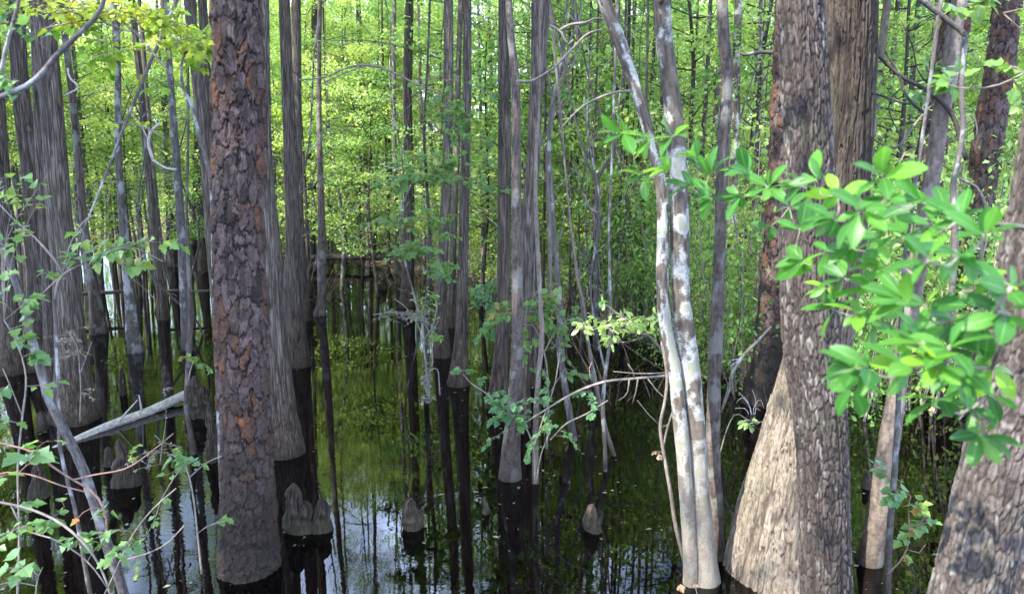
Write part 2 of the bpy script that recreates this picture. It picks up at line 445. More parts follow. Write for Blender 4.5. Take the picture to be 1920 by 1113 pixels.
def m_leaf(name, stops, trans, tcol=1.3, rough=0.42, spec=0.4, mid=None):
    n = NT(name)
    col = n.ramp(n.attr("tone"), stops)
    col = n.mix(1.0, col, n.ramp(n.node("ObjectInfo").outputs["Random"], [(0, (0.85, 0.95, 1.0)), (1, (1.2, 1.1, 0.95))]), 'MULTIPLY')
    if mid:
        col = n.mix(n.ramp(n.attr("detail"), [(0.86, (0, 0, 0)), (1.0, (0.7, 0.7, 0.7))]), col, mid)
        v = n.noise(40, 2)
        sp = n.noise(130, 2)
        col = n.mix(n.ramp(sp, [(0.68, (0, 0, 0)), (0.74, (0.7, 0.7, 0.7))]), col, (0.22, 0.17, 0.07))
        col = n.mix(1.0, col, n.ramp(v, [(0.2, (0.85, 0.85, 0.85)), (0.8, (1.12, 1.12, 1.12))]), 'MULTIPLY')
    n.fin(col, rough, spec)
    tr = n.node("BsdfTranslucent")
    n.l.new(n.mix(1.0, col, (1.55 * tcol, 1.35 * tcol, 0.9 * tcol), 'MULTIPLY'), tr.inputs["Color"])
    ms = n.node("MixShader"); ms.inputs[0].default_value = trans
    n.l.new(n.b.outputs[0], ms.inputs[1]); n.l.new(tr.outputs[0], ms.inputs[2])
    n.l.new(ms.outputs[0], n.out.inputs["Surface"])
    return n.m

def m_water():
    n = NT("dark_swamp_water")
    co = n.node("TexCoord").outputs["Object"]
    a = n.noise(7.0, 3, vec=co, stretch=(1.0, 2.2, 1)); b = n.noise(1.1, 2, vec=co)
    calm = n.ramp(n.noise(0.5, 2, vec=co), [(0.42, (0.15, 0.15, 0.15)), (0.62, (1, 1, 1))])
    h = n.math('ADD', n.math('MULTIPLY', n.math('MULTIPLY', a, calm), 0.6), b)
    bp = n.node("Bump"); bp.inputs["Strength"].default_value = 0.09; bp.inputs["Distance"].default_value = 0.012
    n.l.new(h, bp.inputs["Height"])
    g = n.node("BsdfGlossy"); g.inputs["Roughness"].default_value = 0.004; g.inputs["Color"].default_value = (0.95, 0.97, 1, 1)
    t = n.node("BsdfTransparent"); t.inputs["Color"].default_value = (0.32, 0.105, 0.045, 1)
    fr = n.node("Fresnel"); fr.inputs["IOR"].default_value = 1.44
    n.l.new(bp.outputs[0], g.inputs["Normal"]); n.l.new(bp.outputs[0], fr.inputs["Normal"])
    ms = n.node("MixShader")
    n.l.new(fr.outputs[0], ms.inputs[0]); n.l.new(t.outputs[0], ms.inputs[1]); n.l.new(g.outputs[0], ms.inputs[2])
    n.l.new(ms.outputs[0], n.out.inputs["Surface"])
    return n.m

def m_ground():
    n = NT("leaf_strewn_soil")
    fine = n.noise(40, 5); big = n.noise(1.5, 4)
    col = n.ramp(fine, [(0.25, (0.02, 0.014, 0.01)), (0.5, (0.085, 0.06, 0.042)), (0.75, (0.18, 0.13, 0.095))])
    col = n.mix(n.ramp(big, [(0.4, (0, 0, 0)), (0.6, (0.7, 0.7, 0.7))]), col, (0.05, 0.07, 0.025))
    mud = n.ramp(n.zpos(), [(0.0, (1, 1, 1)), (0.05, (0, 0, 0))])
    col = n.mix(mud, col, n.ramp(fine, [(0.3, (0.03, 0.018, 0.01)), (0.7, (0.07, 0.042, 0.024))]))
    n.bump(fine, 0.8, 0.03)
    return n.fin(col, 0.95)

def m_plain(name, a, b, scale=30, rough=0.85, stretch=None):
    n = NT(name)
    f = n.noise(scale if not stretch else 1.0, 5, stretch=stretch)
    n.bump(f, 0.5, 0.004)
    return n.fin(n.ramp(f, [(0.3, a), (0.72, b)]), rough)

def m_knee():
    n = NT("knee_bark")
    f = n.noise(1.0, 5, stretch=(60, 60, 9)); 
    h = n.math('ADD', n.math('MULTIPLY', n.attr("tone"), 0.6), n.math('MULTIPLY', f, 0.5))
    col = n.ramp(h, [(0.32, (0.006, 0.004, 0.003)), (0.66, (0.032, 0.022, 0.015)), (0.98, (0.115, 0.085, 0.06))])
    col = n.mix(n.math('MULTIPLY', n.ramp(n.math('MULTIPLY', n.zpos(), 5), [(0.25, (1, 1, 1)), (0.75, (0, 0, 0))]), 0.7), col, (0.03, 0.028, 0.015))
    n.bump(h, 0.7, 0.01)
    return n.fin(col, 0.9)

M = dict(
    cypress=m_cypress(), pine=m_pine(), block=m_block(), strip=m_strip(), birch=m_birch(),
    blockpale=m_block("soft_furrowed_bark", (0.025, 0.02, 0.018), (0.09, 0.074, 0.067), (0.2, 0.174, 0.163), (0.33, 0.34, 0.31)),
    rough=m_rough("rough_brown_bark", (0.035, 0.027, 0.022), (0.16, 0.132, 0.112), (0.24, 0.26, 0.225), 0.55),
    pale=m_rough("pale_tan_bark", (0.09, 0.073, 0.058), (0.29, 0.245, 0.205), (0.36, 0.36, 0.32), 0.5, 0.56),
    grey=m_rough("grey_sapling_bark", (0.05, 0.045, 0.042), (0.17, 0.157, 0.148), (0.34, 0.36, 0.36), 0.75, 0.54),
    white=m_rough("white_lichen_bark", (0.06, 0.052, 0.045), (0.19, 0.17, 0.15), (0.42, 0.44, 0.44), 0.8, 0.5),
    dim=m_rough("dark_distant_bark", (0.028, 0.023, 0.02), (0.105, 0.09, 0.08), (0.2, 0.21, 0.18), 0.5, 0.56),
    twig=m_plain("twig_bark", (0.14, 0.11, 0.09), (0.34, 0.29, 0.25)),
    redtwig=m_plain("reddish_twig_bark", (0.16, 0.09, 0.07), (0.32, 0.2, 0.15)),
    dead=m_plain("weathered_dead_wood", (0.16, 0.14, 0.12), (0.48, 0.43, 0.37), stretch=(70, 9, 70)),
    knee=m_knee(), ground=m_ground(), water=m_water(),
    leaf=m_leaf("spring_leaves", [(0, (0.085, 0.18, 0.045)), (0.45, (0.2, 0.325, 0.09)), (0.8, (0.32, 0.44, 0.14)), (1, (0.48, 0.54, 0.25))], 0.57),
    leafdeep=m_leaf("deep_green_leaves", [(0, (0.06, 0.15, 0.04)), (0.6, (0.12, 0.25, 0.06)), (1, (0.2, 0.33, 0.09))], 0.46),
    feather=m_leaf("cypress_needles", [(0, (0.06, 0.16, 0.035)), (0.6, (0.12, 0.26, 0.06)), (1, (0.2, 0.34, 0.09))], 0.5),
    maple=m_leaf("maple_leaves", [(0, (0.12, 0.26, 0.12)), (0.55, (0.16, 0.31, 0.09)), (0.9, (0.2, 0.3, 0.06)), (1, (0.38, 0.2, 0.06))], 0.38, 1.2, 0.45, 0.35, (0.2, 0.3, 0.12)),
    maplegold=m_leaf("young_yellow_maple_leaves", [(0, (0.12, 0.26, 0.03)), (0.5, (0.26, 0.38, 0.04)), (1, (0.44, 0.46, 0.06))], 0.45, 1.2),
    bay=m_leaf("glossy_bay_leaves", [(0, (0.03, 0.13, 0.03)), (0.5, (0.065, 0.22, 0.035)), (0.8, (0.12, 0.31, 0.04)), (1, (0.22, 0.42, 0.04))], 0.46, 1.3, 0.42, 0.35, (0.2, 0.38, 0.12)),
    dry=m_leaf("grey_dry_leaves", [(0, (0.1, 0.1, 0.07)), (0.6, (0.2, 0.19, 0.14)), (1, (0.28, 0.25, 0.18))], 0.3, 0.8),
    tan=m_leaf("dry_tan_leaves", [(0, (0.2, 0.13, 0.08)), (0.6, (0.34, 0.25, 0.16)), (1, (0.42, 0.2, 0.08))], 0.3, 0.8),
)

# ------------------------------------------------------------------ leaves
def tpl_kite(w=0.33, fold=0.12):
    V = np.array([(0, 0, 0), (0.45, w, fold), (1, 0, -0.05), (0.45, -w, fold)])
    return V, np.zeros((0, 4), int), np.array([(0, 2, 1), (0, 3, 2)]), np.zeros(4)

def tpl_oval(w=0.2, n=9, fold=0.06, droop=0.2):
    V, Q, D = [], [], []
    for k in range(n):
        x = k / (n - 1)
        h = w * max(0.0, math.sin(math.pi * min(1, x ** 1.2 * 0.96 + 0.02))) ** 0.75
        z = -droop * x * x
        V += [(x, h, z + fold * h / w), (x, 0, z), (x, -h, z + fold * h / w)]; D += [0, 1, 0]
        if k:
            b = 3 * k
            Q += [(b - 3, b - 2, b + 1, b), (b - 2, b - 1, b + 2, b + 1)]
    return np.array(V), np.array(Q), np.zeros((0, 3), int), np.array(D, float)

def tpl_maple():
    half = [(0.0, 0.0), (0.02, 0.2), (0.12, 0.3), (0.2, 0.36), (0.36, 0.52), (0.42, 0.40), (0.5, 0.27), (0.62, 0.33), (0.74, 0.22), (1.0, 0.0)]
    V = [(x, y, 0.22 * y - 0.16 * x * x) for x, y in half] + [(x, -y, 0.22 * y - 0.16 * x * x) for x, y in half[1:-1]]
    V.append((0.4, 0, -0.03)); c = len(V) - 1
    nL = len(half); left = list(range(nL)); right = [0] + list(range(nL, nL + nL - 2)) + [nL - 1]
    T = [(c, left[i + 1], left[i]) for i in range(nL - 1)] + [(c, right[i], right[i + 1]) for i in range(nL - 1)]
    D = np.zeros(len(V)); D[c] = 1.0
    return np.array(V), np.zeros((0, 4), int), np.array(T), D

KITE, WIDE, NEEDLE = tpl_kite(0.33), tpl_kite(0.42, 0.1), tpl_kite(0.17, 0.04)
OVAL, MAPLE, SMALLOVAL = tpl_oval(0.225), tpl_maple(), tpl_oval(0.24, 5, 0.05, 0.15)

def add_leaves(mb, Pt, D, N, L, tpl, mi=0, tone=None):
    V, Q, T, det = tpl
    k, m = len(Pt), len(V)
    if k == 0: return
    D = D / (np.linalg.norm(D, axis=1)[:, None] + 1e-9)
    S = np.cross(N, D); S /= np.linalg.norm(S, axis=1)[:, None] + 1e-9
    N = np.cross(D, S)
    W = Pt[:, None] + L[:, None, None] * (V[None, :, 0:1] * D[:, None] + V[None, :, 1:2] * S[:, None] + V[None, :, 2:3] * N[:, None])
    off = (np.arange(k) * m)[:, None, None]
    q = (Q[None] + off).reshape(-1, 4) if len(Q) else None
    t = (T[None] + off).reshape(-1, 3) if len(T) else None
    tone = RNG.rand(k) if tone is None else tone
    mb.add(W.reshape(-1, 3), q, t, mi, np.repeat(tone, m), np.tile(det, k))

def rand_dirs(k, up=0.0):
    d = RNG.normal(size=(k, 3)); d[:, 2] = d[:, 2] * 0.5 + up
    return d / np.linalg.norm(d, axis=1)[:, None]

def flat_normals(k, tilt=0.5):
    n = np.c_[RNG.normal(0, tilt, (k, 2)), np.ones(k)]
    return n / np.linalg.norm(n, axis=1)[:, None]

# ------------------------------------------------------------------ setting: ground under the pool and on the banks, water
EDGE = [(-60, 30), (-17, 27), (-9, 23), (-4.2, 18.5), (-2.4, 17.2), (-0.6, 14.5), (0.8, 11.6), (1.5, 10.2), (2.0, 8.9), (2.6, 8.1), (3.4, 7.5), (4.6, 6.8), (7, 6.0), (60, 5)]
EX, EY = np.array(EDGE, float).T
def edge_y(x): return np.interp(x, EX, EY)
def ground_z(x, y):
    d = y - edge_y(x) + 0.5 * np.sin(x * 1.7) + 0.3 * np.sin(x * 4.1 + y * 2)
    z = -0.55 + 0.55 * sst(-3.0, 0.0, d) + 0.4 * sst(0, 1.8, d) + 0.018 * np.maximum(d, 0) + 0.11 * np.clip(y - 36, 0, 45)
    z = z + (0.07 * np.sin(x * 2.3 + y) * np.sin(y * 1.9) + 0.04 * np.sin(x * 6 + 1) * np.sin(y * 5.3)) * sst(-0.5, 1.5, d)
    return z
def gaxis(lo, hi, step, far):
    c = np.arange(lo, hi + step, step); e = np.geomspace(1, far, 14)
    return np.r_[lo - e[::-1], c, hi + e]
gx, gy = gaxis(-30, 30, 0.4, 700), gaxis(-6, 45, 0.35, 900)
GX, GY = np.meshgrid(gx, gy, indexing='ij')
GZ = ground_z(GX, GY)
mb = MB()
i, j = np.meshgrid(np.arange(len(gx) - 1), np.arange(len(gy) - 1), indexing='ij')
n_ = len(gy)
mb.add(np.stack([GX, GY, GZ], -1).reshape(-1, 3), np.stack([i * n_ + j, (i + 1) * n_ + j, (i + 1) * n_ + j + 1, i * n_ + j + 1], -1).reshape(-1, 4))
tag(link("ground", mb.mesh("ground", M["ground"])), None, None, None, "structure")
mb = MB()
mb.add([(-80, -30, 0), (80, -30, 0), (80, 60, 0), (-80, 60, 0)], [(0, 1, 2, 3)])
tag(link("water", mb.mesh("water", M["water"])), None, None, None, "structure")

# ------------------------------------------------------------------ crowns shared by the tall trees
def spray_leaves(mb, c, rx, rz, k, size, tpl, mi, tone0=0.5, tilt=0.5, axis=None):
    """a flat, ragged spray of leaves round c"""
    ang = RNG.rand(k) * TAU; rr = np.sqrt(RNG.rand(k)) * rx
    p = np.c_[np.cos(ang) * rr, np.sin(ang) * rr, RNG.normal(0, rz, k) - 0.12 * rr] + c
    if axis is not None: p[:, :2] += np.outer(RNG.rand(k) - 0.5, axis[:2]) * rx * 1.2
    d = p - c + RNG.normal(0, 0.5 * rx, (k, 3)); d[:, 2] -= 0.25 * rx
    add_leaves(mb, p, d, flat_normals(k, tilt), size * (0.6 + 0.7 * RNG.rand(k)), tpl, mi, np.clip(tone0 + RNG.normal(0, 0.22, k), 0, 1))

def high_crown(seed, h=5.0, w=2.2, nb=38, k=110, tpl=NEEDLE, size=0.1, rx=0.5):
    """limbs with feathery sprays; origin at the lowest limb"""
    mb = MB()
    tube(mb, [(0, 0, -0.2, 0.012), (0.02, 0, h * 0.5, 0.03), (0, 0.04, h, 0.01)], 6, 0.4, 1)
    for b in range(nb):
        t = (b + RNG.rand()) / nb
        z0 = h * t; L = w * (1.05 - 0.75 * t) * (0.5 + 0.6 * RNG.rand()); a = b * 2.4 + RNG.normal(0, 0.4)
        e = np.array((math.cos(a) * L, math.sin(a) * L, z0 + 0.25 * L + RNG.normal(0, 0.15)))
        tube(mb, [(0, 0, z0, 0.022), (*(e * (0.5, 0.5, 1) + (0, 0, -0.08)), 0.013), (*e, 0.004)], 4, 0.35, 1)
        for s in (0.55, 0.8, 1.0):
            c = np.array((e[0] * s, e[1] * s, z0 + (e[2] - z0) * s))
            spray_leaves(mb, c, rx, 0.07, int(k * (0.6 + 0.8 * RNG.rand()) / 3), size, tpl, 0, 0.5)
    return mb

CROWN_CY = [high_crown(s).mesh("cypress_crown", [M["feather"], M["dim"]], False) for s in range(4)]
CROWN_PN = [high_crown(9 + s, 4.0, 2.4, 30, 240, tpl_kite(0.05, 0.0), 0.2, 0.34).mesh("pine_crown", [M["leafdeep"], M["dim"]], False) for s in range(2)]
CROWN_BL = [high_crown(19 + s, 4.5, 2.4, 32, 100, KITE, 0.08, 0.55).mesh("broadleaf_crown", [M["leaf"], M["dim"]], False) for s in range(3)]

# ------------------------------------------------------------------ a tree measured in the photograph
COUNT = [0]
def tree(name, label, cat, pts, bark, Y=None, H=11.0, crown=None, cs=1.0, mat=None, nseg=44, dz=0.05, group=None, lean=0.0, base_z=0.0, flute=0.0, knots=()):
    """pts: (px, py, width px) from the foot upwards; Y: distance (else from the waterline pixel)"""
    COUNT[0] += 1
    seed = COUNT[0] * 11 + 5
    Y = water_y(pts[0][1]) if Y is None else Y
    R = []
    for px, py, w in pts:
        p = P(px, py, Y)
        if lean: p = P(px, py, Y + lean * max(0, p[2]))
        R.append((*p, 0.5 * w * fwd(p) / F / math.sqrt(1 + ((px - 960) / F) ** 2)))
    R = np.array(R)
    foot = -0.45 if base_z <= 0 else base_z - 0.15
    if R[0, 2] > foot:
        d = (R[0, :3] - R[1, :3]); d = d / max(1e-6, -d[2]) * (R[0, 2] - foot)
        R = np.vstack([np.r_[R[0, :3] + d * np.array((0.6, 0.6, 1)), R[0, 3] * 1.08], R])
    zt, H = R[-1, 2], max(H, R[-1, 2] + 2.5)
    d = R[-1, :3] - R[-2, :3]; d = d / max(d[2], 1e-6)
    top_r = max(0.012, R[-1, 3] * 0.42)
    ext = []
    for s in (0.35, 0.7, 1.0):
        z = zt + (H - zt) * s
        ext.append((R[-1, 0] + d[0] * (z - zt) * 0.8, R[-1, 1] + d[1] * (z - zt) * 0.8, z, R[-1, 3] + (top_r - R[-1, 3]) * s))
    R = np.vstack([R, ext])
    circ = TAU * float(np.median(R[:, 3]))
    if bark == "cypress": nseg, dz = int(min(150, max(nseg, circ / 0.0068))), min(dz, 0.045)
    root = np.array((R[1, 0], R[1, 1], 0.0))
    r = empty(name, root, label, cat, group)
    mb = MB()
    fn = {"cypress": lambda: bark_cypress(seed, flute, circ), "pine": lambda: bark_pine(seed, circ), "block": lambda: bark_block(seed, circ),
          "strip": lambda: bark_strip(seed, circ * 2.3), "smooth": lambda: bark_smooth(seed)}[bark]()
    tube(mb, R, nseg, dz, 0, fn)
    for (px, py, rk) in knots:                         # dead branch stubs on the trunk
        c = P(px, py, Y - 0.05); tube(mb, [(*c, rk), (*(c + (0.05, -0.04, 0.05)), rk * 0.4)], 7, 0.02, 0)
    link("trunk", mb.mesh("trunk", M[mat or bark], True, root), r)
    if crown:
        me = crown[seed % len(crown)]
        c = link("crown", me, r)
        k = 0.55
        zc = zt + (H - zt) * k
        q = np.array([np.interp(zc, R[:, 2], R[:, a]) for a in range(3)])
        c.location = tuple(q - root); c.rotation_euler = (0, 0, seed * 1.3)
        c.scale = (cs, cs, (H - zc + 1.0) / 5.0)
    return r, R, root, Y

LAND = []                                              # landmarks for labels: photo x at mid height, short phrase
def L(px, phrase): LAND.append((px, phrase))

CY, PN, BL = CROWN_CY, CROWN_PN, CROWN_BL
# left group of cypresses
tree("cypress_tree", "grey cypress leaning slightly at the far left, partly behind the broad ridged cypress", "tree",
     [(72, 690, 74), (70, 650, 52), (72, 560, 38), (66, 440, 37), (56, 300, 37), (42, 200, 35), (34, 100, 34), (27, 0, 36)], "cypress", crown=CY, flute=0.5); L(64, "edge cypress")
tree("cypress_tree", "wide cypress foot cut by the left picture edge behind the leaning grey sapling", "tree",
     [(22, 698, 66), (20, 650, 50), (16, 560, 42), (8, 420, 36), (-6, 200, 33), (-20, 0, 32)], "cypress", crown=CY, flute=0.5)
tree("cypress_tree", "broad ridged cypress with a wide dark foot, thickest trunk left of the flaky pine", "tree",
     [(142, 786, 104), (140, 750, 84), (136, 690, 68), (130, 600, 58), (122, 500, 53), (113, 420, 50), (103, 280, 46), (92, 140, 44), (80, 0, 41)], "cypress", crown=CY, flute=0.55, nseg=72, dz=0.03); L(107, "broad ridged cypress")
tree("cypress_tree", "narrow cypress pressed against the left side of the broad ridged cypress", "tree",
     [(98, 740, 40), (94, 660, 28), (90, 560, 22), (82, 420, 18), (74, 280, 17), (68, 140, 16), (62, 0, 15)], "cypress", crown=CY, cs=0.8, flute=0.4)
tree("cypress_tree", "slim brown trunk standing in water just right of the broad ridged cypress", "tree",
     [(185, 625, 37), (180, 580, 27), (172, 520, 21), (160, 440, 17), (146, 290, 15), (132, 150, 14), (118, 40, 13), (112, 0, 13)], "cypress", crown=CY, cs=0.8, mat="rough", flute=0.3); L(155, "slim brown trunk")
tree("gum_tree", "pale speckled trunk with white lichen, rising from the water beside maple leaves", "tree",
     [(255, 660, 33), (249, 620, 27), (243, 560, 21), (234, 460, 18), (228, 380, 16), (222, 280, 14), (221, 140, 13), (219, 50, 12), (217, 0, 12)], "smooth", crown=BL, cs=0.8, mat="white"); L(226, "pale speckled trunk")
tree("cypress_tree", "smooth thin cypress right of the pale speckled trunk, leaning left as it rises", "tree",
     [(307, 598, 28), (304, 570, 21), (298, 520, 18), (288, 420, 16), (274, 280, 14), (262, 140, 13), (246, 0, 12)], "cypress", crown=CY, cs=0.8, flute=0.3); L(286, "leaning thin cypress")
tree("gum_tree", "crooked grey trunk with pale lichen streaks left of the flaky pine", "tree",
     [(352, 655, 25), (348, 600, 19), (345, 540, 18), (340, 440, 17), (331, 300, 15), (322, 180, 13), (316, 90, 12), (312, 0, 12)], "smooth", crown=BL, cs=0.8, mat="grey"); L(336, "crooked grey trunk")
tree("cypress_tree", "light grey cypress slanting behind the left edge of the flaky pine", "tree",
     [(428, 770, 42), (420, 680, 30), (408, 560, 24), (396, 440, 22), (386, 300, 22), (370, 150, 21), (354, 0, 20)], "cypress", crown=CY, flute=0.4); L(392, "slanting light cypress")
tree("cypress_tree", "thin cypress between the slanting light cypress and the flaky pine", "tree",
     [(414, 640, 30), (408, 540, 22), (403, 400, 18), (396, 270, 17), (386, 130, 17), (379, 0, 17)], "cypress", crown=CY, cs=0.8, flute=0.3)
tree("cypress_tree", "small distant cypress with a flared foot just left of the flaky pine", "tree",
     [(382, 508, 24), (380, 480, 19), (377, 420, 14), (372, 330, 12), (368, 200, 11), (363, 0, 10)], "cypress", crown=CY, cs=0.8, flute=0.4)
tree("cypress_tree", "dark distant cypress with a bottle shaped foot beside the crooked grey trunk", "tree",
     [(323, 500, 30), (322, 470, 23), (318, 410, 14), (314, 330, 12), (310, 200, 11), (305, 0, 10)], "cypress", crown=CY, cs=0.8, mat="dim", flute=0.4)
tree("cypress_tree", "tiny far cypress on the dim bank between crooked trunk and slanting cypress", "tree",
     [(362, 462, 17), (362, 430, 13), (364, 350, 8), (366, 260, 7), (366, 100, 6)], "cypress", crown=CY, cs=0.8, mat="dim", flute=0.4)
# the big pine
pine, PR, proot, PY = tree("pine_tree", "big flaky pine with orange and charcoal bark plates, standing in the water", "tree",
     [(467, 1062, 122), (467, 1020, 111), (466, 950, 104), (463, 850, 97), (455, 700, 94), (452, 560, 95), (447, 420, 93), (449, 280, 93), (446, 140, 92), (443, 0, 88)], "pine", crown=PN, H=13, nseg=260, dz=0.0055); L(448, "flaky pine")
tree("cypress_tree", "tall grey cypress half hidden behind the right edge of the flaky pine", "tree",
     [(534, 848, 74), (530, 790, 60), (522, 680, 48), (514, 560, 44), (505, 450, 40), (494, 300, 34), (490, 150, 33), (487, 0, 34)], "cypress", crown=CY, flute=0.4, nseg=56, dz=0.04); L(505, "half hidden cypress")
tree("cypress_tree", "straight grey cypress with a sunlit ridged trunk right of the flaky pine", "tree",
     [(560, 685, 46), (557, 640, 37), (552, 560, 29), (549, 420, 27), (545, 280, 26), (538, 140, 22), (533, 0, 21)], "cypress", crown=CY, flute=0.4, nseg=56, dz=0.04); L(548, "straight grey cypress")
tree("cypress_tree", "paler cypress showing just behind the right side of the straight grey cypress", "tree",
     [(566, 600, 34), (562, 500, 24), (558, 360, 20), (556, 200, 19), (555, 0, 18)], "cypress", crown=CY, cs=0.8, flute=0.4)
tree("gum_tree", "dark slim trunk standing alone in the water right of the straight grey cypress", "tree",
     [(600, 591, 25), (602, 570, 18), (603, 500, 17), (603, 420, 14), (599, 280, 11), (598, 140, 9), (600, 0, 8)], "smooth", crown=BL, cs=0.7, mat="rough"); L(602, "dark slim trunk")
tree("cypress_tree", "distant cypress with a widely swollen foot at the far waterline", "tree",
     [(579, 492, 34), (579, 470, 28), (580, 420, 20), (581, 300, 17), (586, 160, 13), (590, 0, 11)], "cypress", crown=CY, cs=0.8, flute=0.5)
# middle group
tree("cypress_tree", "lone grey cypress standing in open water at picture centre left", "tree",
     [(764, 575, 32), (764, 540, 25), (766, 480, 22), (767, 400, 20), (766, 280, 18), (764, 180, 17), (765, 100, 17), (768, 0, 15)], "cypress", crown=CY, flute=0.35); L(767, "lone grey cypress")
tree("cypress_tree", "left one of the close pair of leaning cypresses at picture centre", "tree",
     [(829, 668, 34), (827, 620, 26), (827, 560, 22), (832, 450, 19), (836, 380, 19), (840, 280, 18), (841, 140, 18), (841, 0, 17)], "cypress", crown=CY, flute=0.4, nseg=48); L(835, "left paired cypress")
tree("cypress_tree", "slim cypress seen through the gap between the two paired cypresses", "tree",
     [(846, 612, 22), (847, 560, 16), (851, 420, 12), (857, 280, 11), (859, 140, 10), (864, 0, 10)], "cypress", crown=CY, cs=0.8, flute=0.3)
tree("cypress_tree", "right one of the close pair of leaning cypresses, its foot widening into water", "tree",
     [(859, 721, 42), (862, 680, 32), (866, 600, 24), (868, 500, 20), (870, 400, 19), (873, 280, 17), (876, 140, 16), (876, 0, 15)], "cypress", crown=CY, flute=0.4, nseg=48); L(870, "right paired cypress")
tree("cypress_tree", "dark ridged cypress directly behind the rough brown gum", "tree",
     [(934, 762, 46), (937, 700, 32), (944, 600, 26), (945, 480, 25), (946, 300, 24), (946, 140, 23), (946, 0, 22)], "cypress", crown=CY, flute=0.4, nseg=56, dz=0.04); L(940, "dark ridged cypress")
tree("gum_tree", "rough brown gum with a lichen patch, its swollen foot in dark water", "tree",
     [(957, 895, 44), (958, 860, 37), (963, 780, 28), (969, 680, 24), (970, 560, 21), (968, 420, 18), (968, 280, 17), (966, 150, 16), (957, 60, 14), (953, 0, 13)], "smooth", crown=BL, cs=0.9, mat="rough", nseg=56, dz=0.03); L(968, "rough brown gum")
tree("cypress_tree", "grey shaggy trunk bending right above, behind the rough brown gum", "tree",
     [(980, 800, 30), (981, 700, 26), (983, 560, 24), (988, 440, 24), (1001, 280, 25), (1004, 200, 25), (1013, 80, 27), (1019, 0, 27)], "cypress", crown=CY, flute=0.3, nseg=52, dz=0.04)
tree("cypress_tree", "slim dark cypress right behind the pale thin stem", "tree",
     [(1000, 720, 27), (1001, 660, 20), (1001, 560, 16), (1001, 420, 15), (1001, 280, 14), (1003, 0, 13)], "cypress", crown=CY, cs=0.8, flute=0.3)
tree("sapling", "pale thin stem with kinks in front of the slim dark cypress", "sapling",
     [(1004, 905, 13), (1004, 840, 11), (1005, 780, 10), (1010, 700, 9.5), (1016, 630, 9), (1013, 560, 8), (1008, 460, 8), (1005, 400, 8), (1005, 290, 7), (1011, 200, 5), (1012, 120, 4)], "smooth", crown=None, mat="pale", nseg=12, H=5); L(1007, "pale thin stem")
tree("sapling", "bowed lichen spotted sapling whose foot slants to the right in dark water", "sapling",
     [(1076, 824, 16), (1067, 770, 13), (1057, 710, 12), (1049, 650, 11), (1050, 590, 10), (1044, 500, 9), (1038, 420, 8), (1033, 340, 8), (1029, 280, 7), (1034, 200, 6), (1050, 130, 5), (1058, 60, 4)], "smooth", crown=None, mat="grey", nseg=12, H=6)
fk, fR, froot, fY = tree("gum_tree", "lichen covered forked tree splitting in a Y above the thicket", "tree",
     [(1118, 655, 13), (1118, 560, 10), (1117, 460, 9), (1117, 400, 9), (1117, 335, 9), (1108, 318, 6.5), (1099, 302, 5.5), (1090, 270, 4)], "smooth", crown=None, mat="grey", nseg=14, H=3.6)
mb = MB()
rows = []
for px, py, w in [(1117, 345, 7), (1124, 326, 7), (1134, 310, 7), (1144, 298, 6.5), (1156, 262, 5), (1160, 200, 4), (1170, 120, 3)]:
    p = P(px, py, fY); rows.append((*p, 0.5 * w * fwd(p) / F))
tube(mb, rows, 10, 0.04, 0, bark_smooth(77))
link("branch", mb.mesh("branch", M["grey"], True, froot), fk)
L(1117, "forked lichen tree")
tree("sapling", "leaning bare stem crossing behind the white lit stem over dark water", "sapling",
     [(1151, 853, 9), (1138, 810, 8), (1123, 750, 8), (1112, 695, 7.5), (1101, 630, 7), (1093, 570, 6.5), (1083, 520, 6), (1076, 470, 5), (1070, 420, 4)], "smooth", mat="pale", nseg=10, H=3)
tree("sapling", "white lit thin stem rising straight from the dark water", "sapling",
     [(1135, 882, 8), (1134, 840, 7.5), (1131, 780, 7), (1133, 715, 7), (1142, 650, 6.5), (1145, 590, 6), (1143, 520, 5), (1142, 430, 4), (1146, 330, 4)], "smooth", mat="white", nseg=10, H=4)
# right group
br_, BR, broot, BY = tree("bay_tree", "white-barked tree with brown blotches, in front of the thicket, joined to a slanting stem", "tree",
     [(1318, 1086, 64), (1316, 1040, 53), (1312, 960, 44), (1307, 860, 39), (1297, 740, 42), (1288, 660, 42), (1277, 560, 37), (1274, 460, 36), (1272, 380, 35), (1266, 250, 34), (1256, 160, 33), (1246, 80, 32), (1240, 0, 33)], "smooth", crown=BL, mat="birch", nseg=90, dz=0.012, H=10, knots=[(1236, 4, 0.016)]); L(1275, "white-barked tree")
mb = MB()                                              # its second, slanting stem
rows = []
for px, py, w in [(1296, 1052, 30), (1289, 960, 28), (1282, 860, 26), (1272, 760, 26), (1264, 690, 25), (1248, 610, 23), (1242, 520, 22), (1243, 420, 21), (1240, 350, 20), (1224, 280, 20), (1206, 210, 22), (1180, 130, 23), (1156, 60, 24), (1128, -10, 25), (1100, -90, 22), (1070, -200, 18), (1050, -320, 10)]:
    p = P(px, py, BY - 0.04); rows.append((*p, 0.5 * w * fwd(p) / F))
rows = [(rows[0][0], rows[0][1], -0.4, rows[0][3])] + rows
tube(mb, rows, 56, 0.015, 0, bark_smooth(91))
st = link("stem", mb.mesh("stem", M["birch"], True, broot), br_)
st["label"] = "slanting mottled stem of the white-barked tree"
tree("gum_tree", "brown lichen trunk just right of the white-barked tree", "tree",
     [(1348, 1045, 30), (1347, 1000, 26), (1338, 860, 26), (1339, 720, 26), (1344, 600, 25), (1349, 480, 23), (1352, 380, 22), (1357, 260, 23), (1363, 140, 22), (1356, 50, 22), (1354, 0, 22)], "smooth", crown=BL, mat="rough", nseg=60, dz=0.02); L(1350, "brown lichen trunk")
